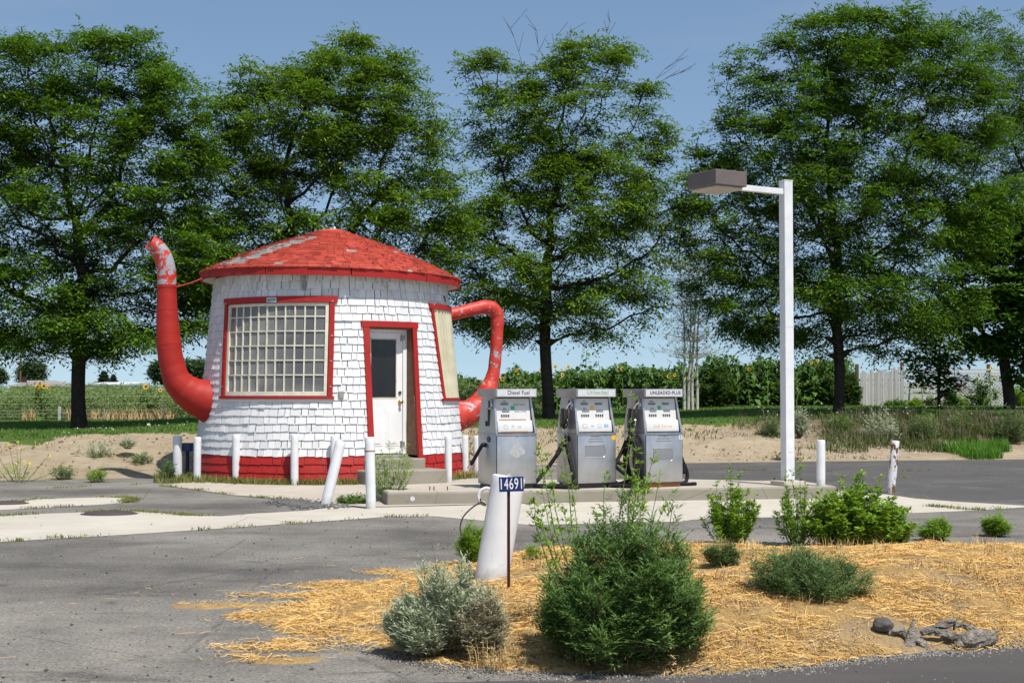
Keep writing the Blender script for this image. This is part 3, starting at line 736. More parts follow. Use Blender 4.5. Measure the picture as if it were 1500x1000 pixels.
def window(o, plastic):
    wd = (o.r(2.2)-o.l(2.2))*R(2.2); h = o.z1-o.z0; fu = .085/wd; fv = .085/h
    fr = MB()
    if not plastic:
        patch(fr, sub(o, -.012, 1.02, 1-fv, 1+.012), -.02, .050, 20, 1)
        patch(fr, sub(o, 0, fu, .025, 1-fv), -.02, .044, 2, 8); patch(fr, sub(o, 1-fu, 1, .025, 1-fv), -.02, .044, 2, 8)
        patch(fr, sub(o, -.02, 1.012, 0, .025), -.02, .060, 20, 1)
    else:
        patch(fr, sub(o, -.02, 1.02, 1-fv*1.1, 1), -.02, .050, 20, 1)
        patch(fr, sub(o, 0, fu*.8, .025, 1-fv*1.1), -.02, .044, 2, 8); patch(fr, sub(o, 1-fu*.8, 1, .025, 1-fv*1.1), -.02, .044, 2, 8)
        patch(fr, sub(o, -.02, 1.01, 0, .025), -.02, .060, 20, 1)
    w = fr.build('window', RED_TRIM, TP, label='tall side window covered with yellowed ribbed plastic' if plastic else 'large curved window of many small hazy panes')
    sl = MB(); patch(sl, sub(o, 0, 1, -.03, -.002), -.01, .032, 20, 1); sl.build('sill', WHITE_SH, w)
    if plastic:
        mb = MB(); n = 90
        def rib(u, v):
            a, z = sub(o, fu*.8, 1-fu*.8, .03, 1-fv*1.1)(u, v); return a, z
        vs = []; nv = 24
        for j in range(nv+1):
            for i in range(n+1):
                a, z = rib(i/n, j/nv); vs.append(pol(a, z, .022+.012*math.cos(i/n*PI*2*15)+(.004 if j % 4 == 0 else 0)))
        mb.add(vs, [(j*(n+1)+i, j*(n+1)+i+1, (j+1)*(n+1)+i+1, (j+1)*(n+1)+i) for j in range(nv) for i in range(n)]); mb.build('plastic_cover', PLASTIC, w, True)
    else:
        b = .035; gx0, gx1, gy0, gy1 = fu+.006, 1-fu-.006, .03, 1-fv-.004
        cr = MB(); wx = .024; wy = .030
        patch(cr, sub(o, gx0, gx1, gy1-wy, gy1), -.02, .022, 20, 1); patch(cr, sub(o, gx0, gx1, gy0, gy0+wy*1.4), -.02, .022, 20, 1)
        patch(cr, sub(o, gx0, gx0+wx, gy0+wy*1.4, gy1-wy), -.02, .022, 1, 8); patch(cr, sub(o, gx1-wx, gx1, gy0+wy*1.4, gy1-wy), -.02, .022, 1, 8)
        X0, X1, Y0, Y1 = gx0+wx, gx1-wx, gy0+wy*1.4, gy1-wy
        for i in range(1, 11):
            u = lerp(X0, X1, i/11); patch(cr, sub(o, u-.0052, u+.0052, Y0, Y1), -.018, .012, 1, 8)
        ys_ = [0]+[(j+.12)/5.85 for j in range(1, 6)]+[1]
        for j in range(1, 6):
            v = lerp(Y0, Y1, ys_[j]); patch(cr, sub(o, X0, X1, v-.0058, v+.0058), -.017, .009, 20, 1)
        cr.build('muntins', CREAM, w)
        gl = MB()
        for i in range(11):
            for j in range(6):
                patch(gl, sub(o, lerp(X0,X1,i/11)+.002, lerp(X0,X1,(i+1)/11)-.002, lerp(Y0,Y1,ys_[j])+.002, lerp(Y0,Y1,ys_[j+1])-.002), -.016, -.010, 2, 1)
        gl.build('pane', PANE, w, True)
        for v in (.12, .37, .62, .96):
            for u in (fu*.45, 1-fu*.45):
                bo = MB(); a, z = sub(o, u, u, v, v)(0, 0); bo.tube([pol(a, z, .042), pol(a, z, .056)], .015, 8); bo.build('bolt', CHROME, w)
    return w
win = window(W1, False); window(W2, True)
# bare wood stub under the eave and a small box right of the sill
mb = MB(); patch(mb, lambda u, v: (lerp(rad(-13.2), rad(-11.6), u), lerp(3.20, 3.45, v)), .0, .045, 1, 1); mb.build('wood_block', WOOD_GREY, TP); mb = MB()
patch(mb, lambda u, v: (lerp(rad(3.2), rad(5.2), u), lerp(1.42, 1.52, v)), .0, .05, 1, 1); mb.build('wood_block', WOOD_GREY, TP)
# roof
mb = MB(); rng = random.Random(5)
RC = Vector((0,0,0)); ZA, ZE = 4.42, 3.565
def rp(t):    # roof profile: t 0 eave .. 1 top
    r = lerp(2.345, .24, t); z = lerp(ZE, ZA-.02, t)+.05*math.sin(PI*t)+.05*max(0, .12-t)*-1
    return r, z
rows = 23
for i in range(rows):
    t0, t1 = i/rows, min(1.03, (i+1.25)/rows); r0, z0 = rp(t0); r1, z1 = rp(min(t1, 1.0)); a = rng.uniform(0,.2)
    end = a+2*PI
    while a < end-.01:
        w = rng.uniform(.09, .19)/r0; w = min(w, end-a, .55)
        aL, aR = a+.002/r0, a+w-.004/r0; am = (aL+aR)/2
        al = (am+PI) % (2*PI)-PI
        dj = rng.uniform(-.012, .012); th = rng.uniform(.018, .034); tw = rng.uniform(-.006, .006)
        if rng.random() < .03: th += .02
        bare = (rad(-64)+.55*t0-.06 < al < rad(-46)+.58*t0) and .05 < t0 < .72 and rng.random() < .86
        if rng.random() < .008: bare = True
        P = lambda an, r, z, o: Vector((r*math.sin(an), -r*math.cos(an), z+o))
        e = dj
        b0, b1 = (aL, aR)
        mb.hexa([P(b0, r0+e, z0, .004+tw), P(b1, r0+e, z0, .004-tw), P(b1, r1, z1, -.012), P(b0, r1, z1, -.012), P(b0, r0+e, z0, .004+th+tw), P(b1, r0+e, z0, .004+th-tw), P(b1, r1, z1, .001), P(b0, r1, z1, .001)], 1 if bare else 0)
        a += w
roof = mb.build('roof', [ROOF_RED, ROOF_BARE], TP)
tilt = rad(1.1)
roof.location = (0,0,0); roof.rotation_euler = (0, tilt, 0)
off = Vector((0,0,ZE)) - Euler((0,tilt,0)).to_matrix() @ Vector((0,0,ZE)); roof.location = off
mb = MB(); mb.lathe([(2.30,ZE+.02),(1.2,ZE+.47),(.2,ZA-.04),(.001,ZA-.035)], 60); mb.build('roof_deck', WOOD_GREY, roof, True)
mb = MB()
for k in range(10):    # fascia boards, butted with small gaps
    a0, a1 = rad(-180+36*k+8)+.004, rad(-180+36*(k+1)+8)-.004; dz = rng.uniform(-.006,.006); n = 8; vs = []
    for (r, z) in ((2.325,3.43),(2.325,3.575),(2.300,3.575),(2.300,3.43)):
        vs += [Vector((r*math.sin(lerp(a0,a1,i/n)), -r*math.cos(lerp(a0,a1,i/n)), z+dz)) for i in range(n+1)]
    m = n+1; fs = [(q*m+i, q*m+i+1, ((q+1) % 4)*m+i+1, ((q+1) % 4)*m+i) for q in range(4) for i in range(n)]+[(0,m,2*m,3*m),(n,3*m+n,2*m+n,m+n)]
    mb.add(vs, fs)
mb.build('fascia', RED_TRIM, roof, True)
mb = MB(); mb.lathe([(2.05,3.50),(2.298,3.452)], 72); mb.build('soffit', WHITE_SH, roof, True)
mb = MB(); mb.lathe([(.001,ZA+.035),(.16,ZA+.03),(.25,ZA+.005),(.295,ZA-.05),(.29,ZA-.08)], 24); mb.build('roof_cap', ROOF_RED, roof, True)
mb = MB(); mb.tube([(0.03,-.02,ZA+.02),(0.03,-.02,ZA+.06),(.03,-.02,ZA+.09)], [.03,.022,.012], 10); mb.box((-.03,-.02,ZA+.045),(.05,.04,.02)); mb.build('finial', WHITE_SH, roof, True)
# door
un = Vector((math.sin(A0), -math.cos(A0), 0)); ut = Vector((math.cos(A0), math.sin(A0), 0))
DMAT = Matrix(((ut.x, un.x, 0, 0), (ut.y, un.y, 0, 0), (0, 0, 1, 0), (0,0,0,1)))   # local: x along the door, y outwards, z up
def dbox(mb, x0, x1, y0, y1, z0, z1, bev=0, m=0): mb.box(((x0+x1)/2,(y0+y1)/2,(z0+z1)/2), (x1-x0,y1-y0,z1-z0), DMAT, bev, m)
fr = MB()
def wy(x, z): return math.sqrt(max(.1, R(z)**2-x*x))
def leg(x0, x1, z0, z1, o0, o1):
    n = 6
    for i in range(n):
        za, zb = lerp(z0,z1,i/n), lerp(z0,z1,(i+1)/n)
        P = [DMAT @ Vector((x, wy(x, z)+o, z)) for z in (za, zb) for x, o in ((x0,o0),(x1,o0),(x1,o1),(x0,o1))]
        fr.hexa([P[0],P[1],P[2],P[3],P[4],P[5],P[6],P[7]])
leg(-.515,-.42,.30,2.60,-.02,.045); leg(.42,.515,.14,2.60,-.02,.045)
n = 8
for i in range(n):
    x0, x1 = lerp(-.55,.55,i/n), lerp(-.55,.55,(i+1)/n)
    P = [DMAT @ Vector((x, wy(x, z)+o, z)) for z in (2.60, 2.70) for x, o in ((x0,-.02),(x1,-.02),(x1,.05),(x0,.05))]
    fr.hexa(P)
fr.build('door_frame', RED_TRIM, TP)
YD = 1.93
mb = MB()     # brown jambs reaching from the door plane out to the sloping wall
for sx in (-1, 1):
    x0, x1 = sx*.418, sx*.445
    za, zb = .45, 2.60
    P = []
    for z in (za, zb):
        yo = wy(.43, z)-.03; P += [DMAT @ Vector((x0,YD-.02,z)), DMAT @ Vector((x1,YD-.02,z)), DMAT @ Vector((x1,yo,z)), DMAT @ Vector((x0,yo,z))]
    mb.hexa(P)
P = [DMAT @ Vector((x,y,z)) for z in (2.575,2.60) for x, y in ((-.417,YD-.02),(.417,YD-.02),(.417,2.12),(-.417,2.12))]; mb.hexa(P)
mb.build('door_jamb', WOOD_BROWN, TP)
mb = MB(); dbox(mb, .345, .416, YD-.03, YD+.045, .46, 2.573, .004); dbox(mb, -.416, -.372, YD-.03, YD+.045, .46, 2.573, .004); dbox(mb, -.371, .344, YD-.03, YD+.045, 2.52, 2.573, .004); mb.build('door_casing', DOOR_WHITE, TP)
mb = MB(); x0, x1 = -.369, .342
dbox(mb, x0, x1, YD-.025, YD+.02, .475, 1.40, .003); dbox(mb, x0, -.285, YD-.025, YD+.02, 1.402, 2.515, .003); dbox(mb, .235, x1, YD-.025, YD+.02, 1.402, 2.515, .003); dbox(mb, -.284, .234, YD-.025, YD+.02, 2.42, 2.515, .003)
for a, b in ((-.30,-.04),(.02,.28)):     # two raised panels with a moulded rim
    dbox(mb, a, b, YD+.015, YD+.026, .60, 1.24, .006); dbox(mb, a+.04, b-.04, YD+.022, YD+.034, .64, 1.20, .007)
door = mb.build('door', DOOR_WHITE, TP)
mb = MB(); dbox(mb, -.284, .234, YD-.012, YD+.004, 1.402, 2.42); mb.build('window_pane', DARK_GLASS, door)
mb = MB()
for z in (1.402, 2.40): dbox(mb, -.284, .234, YD+.005, YD+.024, z, z+.018)
for x in (-.284, .216): dbox(mb, x, x+.018, YD+.005, YD+.024, 1.421, 2.399)
mb.build('pane_trim', CREAM, door)
mb = MB(); c = DMAT @ Vector((.292, YD+.02, 1.345)); mb.tube([c, c+un*.03, c+un*.045, c+un*.075, c+un*.085], [.032,.030,.018,.032,.020], 14); mb.build('handle', BRASS, door, True)
mb = MB(); c = DMAT @ Vector((.292, YD+.02, 1.50)); mb.tube([c, c+un*.02], .028, 14); mb.build('deadbolt', IRON, door, True)
for z in (.58, 2.38):
    mb = MB(); dbox(mb, .30, .338, YD+.02, YD+.035, z, z+.10); mb.build('hinge', STEEL, door)
    mb = MB(); dbox(mb, .348, .37, YD+.045, YD+.06, z+.02, z+.09); mb.build('strike_plate', STEEL, door)
mb = MB(); dbox(mb, -.42, .42, YD-.15, YD+.10, .405, .455, .005); mb.build('threshold', WOOD_GREY, TP)
mb = MB(); dbox(mb, -.60, .48, 1.8, 2.50, 0.14, .404, .02); mb.build('door_step', CONCRETE_OLD, TP, label='upper concrete door step')
mb = MB(); dbox(mb, -.72, .64, 2.2, 2.92, -.02, .235, .025); mb.build('door_step', CONCRETE_OLD, TP, label='lower and wider concrete door step')
# dark room behind the door and windows
mb = MB(); mb.lathe([(.001,3.4),(1.7,3.4),(1.75,.2),(.001,.2)], 32); mb.build('interior_core', BACKBOARD, TP)
# spout
AS = rad(-70)
def along(az, pts, n=7):
    out = []; rr = []
    for px, py, r in pts:
        s, z = vplane(px, py, az); out.append(Vector((s*math.sin(az), -s*math.cos(az), z))); dist = DC-s*math.cos(az); rr.append(r*dist/F)
    return out, rr
pts, rr = along(AS, [(352,606,34),(318,592,32.5),(303,586,30),(281,577,25),(262,561,20.5),(253,538,18),(248,510,17.5),(245.5,475,16),(244.5,440,14.2),(244.3,416,13.4)])
sp = spline(pts, 5); sr = splinef(rr, 5)
sr = [r*(1+.018*math.sin(i*1.9)) for i, r in enumerate(sr)]
mb = MB(); mb.tube(sp, sr, 24); spout = mb.build('spout', SPOUT_RED, TP, True)
pts2, rr2 = along(AS, [(244.3,417,13.6),(244,400,13.6),(241,383,13.2),(236,371,12.6),(228,361,12.0),(219,355,11.4)])
sp2 = spline(pts2, 5); mb = MB(); mb.tube(sp2, splinef(rr2, 5), 22, caps=False)
m2 = MB(); d = (sp2[-1]-sp2[-2]).normalized(); m2.tube([sp2[-1]-d*.03, sp2[-1]-d*.02], rr2[-1]*.98, 22)
for k in (9, 19, 31, 38):
    q = MB(); c = sp[k]; d_ = (sp[k+1]-sp[k-1]).normalized(); q.tube([c-d_*.007, c+d_*.007], sr[k]+.004, 24); q.build('seam', SPOUT_RED, spout, True)
tip = mb.build('spout_tip', TIP_RED, spout, True); m2.build('spout_mouth', BACKBOARD, spout)
mb = MB(); mb.tube([sp2[0]-Vector((0,0,.05)), sp2[0]-Vector((0,0,.045)), sp2[0]+Vector((0,0,.0))], [rr2[0]*1.05]*3, 22); mb.build('band', SPOUT_RED, spout, True)
# strap from spout to eave
p0 = sp2[0]+Vector((rr2[0]*math.cos(AS+PI/2)*-1,0,-.04)); p0 = sp2[0]+Vector((rr2[0]*.9,-.03,-.045)); p1 = Vector((2.31*math.sin(rad(-72)), -2.31*math.cos(rad(-72)), 3.50))
mb = MB(); mb.tube([p0, p0.lerp(p1,.5)-Vector((0,0,.015)), p1], .014, 6); mb.build('strap', RED_TRIM, TP)
# handle
AH = rad(108)
pts, rr = along(AH, [(640,463,9.5),(660,460.5,9.4),(688,454,9.6),(706,450,10.2),(719,451,10.6),(727,459,10.4),(728.5,472,9.6),(727.5,500,9.0),(725,530,9.0),(722,550,9.8),(715,570,14),(706,588,17),(694,600,18.5),(680,607,20.5),(664,612,23),(650,616,24)])
mb = MB(); hp = spline(pts, 5); hr = splinef(rr, 5); hr = [r*(1+.03*math.sin(i*1.3)) for i, r in enumerate(hr)]; mb.tube(hp, hr, 22); mb.build('handle', HANDLE_RED, TP, True, label='big red teapot handle with chipped paint')
# plate above the window
def text_mesh(name, body, size, mat, parent, loc, rot=(PI/2,0,0), sx=1.0, ext=.0012, align='CENTER', space=1.0, bold=0.0, label=None):
    cu = bpy.data.curves.new(name, 'FONT'); cu.body = body; cu.size = size; cu.extrude = ext; cu.align_x = align; cu.align_y = 'CENTER'; cu.space_character = space; cu.offset = bold
    o = bpy.data.objects.new(name+'_src', cu); COL.objects.link(o); bpy.context.view_layer.update()
    me = bpy.data.meshes.new_from_object(o.evaluated_get(bpy.context.evaluated_depsgraph_get())); bpy.data.objects.remove(o)
    me.materials.clear(); me.name = name
    q = link(name, me, mat, parent); q.location = loc; q.rotation_euler = rot; q.scale = (sx,1,1)
    if label: q['label'] = label
    return q
az = rad(-27.2); mb = MB(); patch(mb, lambda u, v: (lerp(az-.042, az+.042, u), lerp(3.005, 3.085, v)), .0505, .0545, 3, 1)
pl = mb.build('number_plate', simple('pale_plate', (.50,.60,.62), .4), TP, label='small pale plate on the window frame')
p = pol(az, 3.042, .0585); text_mesh('lettering', 'BA735', .062, simple('plate_ink', (.05,.12,.13), .5), pl, p, (PI/2+rad(-5), 0, az), .9)
# ------------------------------------------------------------------ island and pumps
i0 = gp(567, 740); i1 = gp(1132, 731); iv = (i1-i0); iv.z = 0; iv.normalize(); ia = math.atan2(iv.y, iv.x)
IL = 6.42; IW = 1.45; IH = .165
isl = empty('pump_island', (i0.x, i0.y, 0), ia, 'long low concrete island under the fuel pumps and the lamp post', 'island')
mb = MB(); mb.box((IL/2, IW/2, IH/2-.03), (IL, IW, IH+.06), None, .018); mb.build('curb', CONCRETE_OLD, isl)
mb = MB(); mb.box((IL/2, IW/2, IH+.004), (IL-.05, IW-.05, .006)); mb.build('top_slab', CONCRETE_PAD, isl)
mb = MB(); mb.tube([(.34,.005,.085),(.34,-.004,.085)], .033, 14); mb.build('drain_hole', CAPSIGN, isl, True)
for x, y in ((.20,.35),(.26,.35),(.62,.32),(.68,.33),(.86,.30),(4.9,.2),(5.02,.22)):
    mb = MB(); mb.tube([(x,y,IH),(x,y,IH+.06)], .008, 6); mb.build('anchor_bolt', IRON, isl)
def isl_pt(px, py): return gp(px, py, IH+.007)
PW, PD = .63, .57
def pump(label, corner, rz, kind):
    root = empty('fuel_pump', corner, rz, label, 'fuel pump', 'row of steel fuel pumps on the island')
    # local frame: front left foot corner at the origin, x along the front, y to the back
    mb = MB(); mb.box((PW/2, PD/2, .035), (PW-.05, PD-.05, .07)); mb.build('base_plinth', BLACKPL if kind != 2 else RUST, root)
    mb = MB(); mb.box((PW/2, PD/2, .41), (PW, PD, .70), None, .008); cab = mb.build('lower_cabinet', STEEL, root, True)
    mb = MB(); mb.box((PW/2, -.0015, .40), (PW-.008, .004, .675)); mb.box((PW/2, PD/2, .757), (PW-.004, PD-.004, .012)); mb.build('seam', BLACKPL, root)
    mb = MB(); mb.box((PW/2, -.006, .40), (PW-.024, .014, .655), None, .004); fp = mb.build('front_panel', STEEL, root, True)
    # tapering housing
    z0, z1, s, tx = .765, 1.265, .115, .022
    b = [(0,0,z0),(PW,0,z0),(PW,PD,z0),(0,PD,z0)]; t = [(tx,s,z1),(PW-tx,s,z1),(PW-tx,PD-s*.7,z1),(tx,PD-s*.7,z1)]
    mb = MB()
    # shell: left and right cheeks, back, and a recessed face
    def quad3(P, th, m=0): pass
    ck = .028
    mb.hexa([b[0],(ck,0,z0),(ck,PD,z0),b[3],t[0],(tx+ck,s,z1),(tx+ck,PD-s*.7,z1),t[3]])
    mb.hexa([(PW-ck,0,z0),b[1],b[2],(PW-ck,PD,z0),(PW-tx-ck,s,z1),t[1],t[2],(PW-tx-ck,PD-s*.7,z1)])
    mb.hexa([(ck,.09,z0),(PW-ck,.09,z0),(PW-ck,PD,z0),(ck,PD,z0),(tx+ck,s+.05,z1),(PW-tx-ck,s+.05,z1),(PW-tx-ck,PD-s*.7,z1),(tx+ck,PD-s*.7,z1)])
    mb.build('upper_housing', STEEL, root)
    mb = MB(); mb.box((PW/2, PD/2-.0, z0-.001), (PW+.014, PD+.014, .012), None, .003); mb.build('shelf_trim', STEEL_CAP, root)
    # sloping dial face
    sl = math.atan2(s-.0, z1-z0); FM = Matrix.Translation((PW/2, .045, z0+.012)) @ Matrix.Rotation(-sl*.72, 4, 'X')
    fw = PW-2*ck-.018; mb = MB(); mb.box((0, .018, .245), (fw-.002, .012, .495), FM); mb.build('dial_shade_strip', BLACKPL, root)  # black backing round the dial: shadow inside the frame put into its colour
    mb = MB(); mb.box((0, .01, .245), (fw-.03, .012, .47), FM, .004); face = mb.build('dial_face', DIAL, root)
    mb = MB(); mb.box((0, -.012, .085), (fw-.012, .035, .165), FM, .012); lp = mb.build('lower_sign_panel', DIAL, root, True)
    def fl(x, z, y=.004): return FM @ Vector((x, y, z))
    def rect(mb, x, z, w, h, d=.004, y=.003): mb.box((x, y, z), (w, d, h), FM)
    dg = MB(); wl = MB(); bl = MB()
    cols = [-.13] if kind == 0 else [-.13, .10]
    for cx in cols:
        if cx < 0: rect(bl, cx, .435, .055, .010); rect(bl, cx, .335, .055, .010)
        rect(dg, cx, .400, .115, .030); rect(dg, cx+.012, .300, .112, .030)
        for j in range(4):
            rect(bl, cx-.052+j*.034, .235, .024, .036)
            rect(wl, cx-.052+j*.034, .216+.0, .006, .006, .004, .0)
        for j in range(6): rect(wl, cx-.045+j*.018, .401, .010, .016, .004, .0); rect(wl, cx-.033+j*.018, .301, .010, .016, .004, .0)
    dg.build('meter_window', simple('meter_grey', (.10,.10,.105), .3), face); bl.build('dial_digit', INK, face); wl.build('dial_numeral', GREY_ST, face)
    FR = (PI/2-(-sl*.72)*-1, 0, 0)
    FR = (PI/2-sl*.72, 0, 0)
    if kind == 0:
        text_mesh('lettering', 'THIS SALE', .036, INK_FADED, face, fl(.095, .39, .002), FR, 1, .001, space=1.15)
        text_mesh('lettering', 'GALLONS', .036, INK_FADED, face, fl(.11, .295, .002), FR, 1, .001, space=1.2)
    st = MB(); rect(st, -.005 if kind == 0 else -.01, .345, .058 if kind == 0 else .052, .052, .003, .002)
    st.build('sticker', [GREEN_STICK, YELLOW_ST, GREEN_STICK][kind], face)
    if kind == 0:
        rs = MB(); rect(rs, -.02, .178, .42, .016, .004, .003); rs.build('rust_strip', RUST, face)
        rs = MB(); rect(rs, -.02, .006, .42, .012, .004, -.031); rs.build('rust_strip', RUST, lp)
        pm = MB()
        for k in range(8):
            a = k*PI/4; pm.box((-.15+.03*math.cos(a), -.0305, .075+.03*math.sin(a)), (.012,.002,.012), FM)
        for x in (-.05,-.03,.04,.06,.08): pm.box((x, -.0305, .085-.01*(x > 0)), (.008,.002,.035), FM)
        pm.build('faded_decal', GREY_ST, lp)
    if kind == 1:
        for x, w, h, m in ((-.165,.075,.055,GREY_ST),(-.045,.045,.018,BLUE_ST),(.07,.06,.055,GREY_ST),(.175,.07,.045,BLUE_ST)):
            q = MB(); q.box((x, -.0305, .085), (w,.002,h), FM)
            q.build('sticker', m, lp)
            if m is GREY_ST:
                q = MB(); q.box((x, -.0325, .085), (w-.014,.002,h-.014), FM); q.build('sticker', DIAL, lp)
    if kind == 2: text_mesh('lettering', 'Self Serve', .078, ORANGE_FADE, lp, FM @ Vector((.0, -.0300, .078)), FR, 1, .0008)
    # cap box
    mb = MB(); mb.box((PW/2, PD/2, 1.325), (PW+.012, PD+.012, .115), None, .006); cap = mb.build('cap', STEEL_CAP, root)
    mb = MB(); mb.box((PW/2, -.0075, 1.325), (PW-.03, .006, .092)); cs = mb.build('cap_sign', CAPSIGN, cap)
    if kind == 0: text_mesh('lettering', 'Diesel Fuel', .082, INK, cs, (PW/2+.03, -.0115, 1.328), sx=.95)
    if kind == 1: text_mesh('lettering', 'Unleaded', .088, GREEN_FADE, cs, (PW/2+.02, -.0115, 1.332), sx=1.05, bold=.0005)
    if kind == 2: text_mesh('lettering', 'UNLEADED-PLUS', .066, INK, cs, (PW/2+.02, -.0115, 1.326), sx=.93, space=1.12, bold=.0012)
    # marks on the front panel
    mk = MB()
    if kind == 0: mk.add([(.18,-.0145,.50),(.31,-.0145,.42),(.45,-.0145,.50),(.44,-.0145,.53),(.33,-.0145,.66),(.30,-.0145,.66)], [(0,1,2,3,4,5)]); mk.build('adhesive_mark', PALEMARK, fp)
    else:
        x0, x1, zz0, zz1 = .13, .45, (.43 if kind == 1 else .37), (.60 if kind == 1 else .55)
        rr_ = [(x0,zz0),(x1-.04,zz0)]+[(x1-.04+.04*math.sin(a), zz0+.04-.04*math.cos(a)) for a in (.4,.8,1.2)]+[(x1,zz0+.05),(x1,zz1-.05)]+[(x1-.04+.04*math.cos(a), zz1-.04+.04*math.sin(a)) for a in (.4,.8,1.2)]+[(x1-.05,zz1),(x0,zz1)]
        mk.add([(x,-.0145,z) for x, z in rr_], [tuple(range(len(rr_)))]); mk.build('worn_patch', DULL, fp)
        rim = MB(); R2 = [Vector((x,-.015,z)) for x, z in rr_]; rim.tube(R2+[R2[0]], .004, 5); rim.build('patch_rim', STEEL_CAP, fp)
        mk = MB()
        for k in range(3): mk.box((.30, -.0142, .65+k*.035), (.26-.05*k, .002, .016))
        mk.build('worn_mark', DULL, fp)
        q = MB(); q.box((PW-.045, -.0145, .70), (.062,.003,.062)); s_ = q.build('sticker', YELLOW_ST if kind == 1 else CAPSIGN, fp)
        if kind == 2: text_mesh('lettering', 'E', .04, INK, s_, (PW-.045, -.017, .70))
        else: text_mesh('lettering', '17', .035, ORANGE_FADE, s_, (PW-.045, -.017, .70))
    q = MB(); q.tube([(PW*.5,-.012,.715),(PW*.5,-.018,.715)], .007, 8); q.build('lock', IRON, fp)
    # left cheek: nozzle boot, brackets
    def lx(y, z, o=0.0):
        k = max(0, (z-z0)/(z1-z0)) if z > z0 else 0; return Vector((tx*k-o, y, z))
    mb = MB(); mb.box(lx(.19, 1.17, .012), (.035, .085, .15), None, .012); boot = mb.build('nozzle_boot', STEEL_CAP, root)
    mb = MB(); mb.box(lx(.19, 1.17, .032), (.006, .05, .10), None, .002); mb.build('boot_recess', BLACKPL, boot)
    q = MB(); q.tube([lx(.12,1.18,.02), lx(.07,1.17,.05), lx(.07,1.14,.05)], .010, 8); q.build('lever', CHROME, root, True)
    if kind == 0:
        q = MB(); q.box(lx(.24, .99, .008), (.016,.03,.25), None, .003); q.box(lx(.30,.90,.010),(.018,.035,.07),None,.003); q.build('nozzle_bracket', BLACKPL, root)
    # breakaway plate
    q = MB(); q.tube([(-.002,.22,.685),(-.012,.22,.685)], .045, 14); q.build('cover_plate', BLACKPL, root, True)
    def hose(pts, r=.029, name='hose', m=BLACK):
        q = MB(); q.tube(spline(pts, 8), r, 9); return q.build(name, m, root, True)
    if kind == 0:
        q = MB(); q.tube(spline([(-.0,.33,.60),(-.04,.34,.60),(-.07,.36,.55),(-.12,.42,.42),(-.16,.46,.33)], 6), [.032]*7+[.026]*18, 10); q.build('hose', BLACK, root, True, label='cut off black hose stub')
        q = MB(); q.tube([(-.165,.465,.325),(-.185,.49,.27)], .024, 9); q.build('hose_fitting', CHROME, root, True)
    if kind in (1, 2):
        # nozzle hanging in its boot: grip, guard, spout
        c = lx(.24, 1.0, .055)
        q = MB(); q.tube(spline([lx(.15,1.20,.02), lx(.19,1.15,.05), lx(.23,1.08,.065)], 6), .014, 9); nz = q.build('nozzle', CHROME, root, True)
        q = MB(); q.box(lx(.26,1.0,.065), (.075,.115,.22), None, .02); q.box(lx(.30,.93,.065),(.06,.09,.22),None,.018); q.build('nozzle_grip', BLACKPL, nz, True)
        q = MB(); q.tube(spline([lx(.23,.98,.07),lx(.16,.95,.07),lx(.15,.88,.07),lx(.22,.83,.07),lx(.30,.85,.07)], 6), .010, 7); q.build('nozzle_guard', BLACKPL if kind == 1 else CHROME, nz, True)
        q = MB(); q.tube(spline([lx(.30,.84,.06), lx(.31,.79,.05), (-.035,.30,.75), (-.03,.26,.72)], 6), .016, 8); q.build('hose_fitting', CHROME, nz, True)
    if kind == 1:
        hose([(-.03,.25,.72),(-.05,.19,.60),(-.06,.10,.42),(-.05,.03,.24),(-.05,.02,.10),(-.10,.10,.035),(-.25,.30,.028),(-.55,.45,.025),(-.42,.30,.025),(-.15,-.05,.025),(-.02,-.10,.025)])
        q = MB(); q.tube(spline([(0,.36,.60),(-.04,.36,.58),(-.10,.38,.46)], 6), .034, 10); q.build('hose_fitting', BLACKPL, root, True)
        hose([(-.10,.38,.46),(-.22,.43,.28),(-.33,.46,.14),(-.44,.47,.04),(-.50,.42,.024),(-.35,.25,.024),(-.1,-.04,.026)])
    if kind == 2:
        # wound hose on the left cheek and a tangle on the ground beside it
        q = []
        for k in range(26):
            a = PI/2+k*2*PI/11; rr_ = .19+.012*math.sin(k*1.7); q.append((-.055-.032*(k//11), .22+rr_*.85*math.cos(a), .40+rr_*1.55*math.sin(a)))
        hose([lx(.30,.80,.06), (-.06,.28,.72)]+q+[(-.10,.0,.06),(-.2,-.06,.025)], .032)
        hose([(-.03,.45,.64),(-.14,.40,.48),(-.28,.36,.30),(-.33,.33,.15),(-.26,.30,.05),(-.14,.22,.12),(-.14,.30,.28),(-.30,.40,.36),(-.42,.44,.20),(-.40,.42,.06),(-.22,.16,.024),(-.05,-.06,.024)], .028)
        hose([(-.46,.42,.52),(-.36,.34,.36),(-.20,.24,.20),(-.04,.02,.028),(-.18,-.02,.028),(-.42,.30,.028)], .028)
        hose([(PW,.30,.66),(PW+.05,.30,.63),(PW+.12,.28,.46),(PW+.21,.22,.22),(PW+.20,.20,.08),(PW+.10,.18,.03),(PW+.03,.14,.03),(PW+.15,.10,.025),(PW+.30,.12,.025)], .027)
        hose([(PW+.02,.26,.56),(PW+.08,.24,.40),(PW+.13,.2,.22),(PW+.16,.2,.20),(PW+.15,.22,.34),(PW+.06,.26,.58)], .025)
    return root
rzp = rad(27)
p1 = isl_pt(726.5, 717); p2 = isl_pt(845, 715.5); p3 = isl_pt(945, 714.3)
pump('steel fuel pump with Diesel Fuel cap sign, nearest the teapot building', p1, rzp, 0)
pump('steel fuel pump with faded green Unleaded cap sign, middle of the row', p2, rzp, 1)
pump('steel fuel pump with UNLEADED-PLUS cap sign and wound black hoses', p3, rzp, 2)
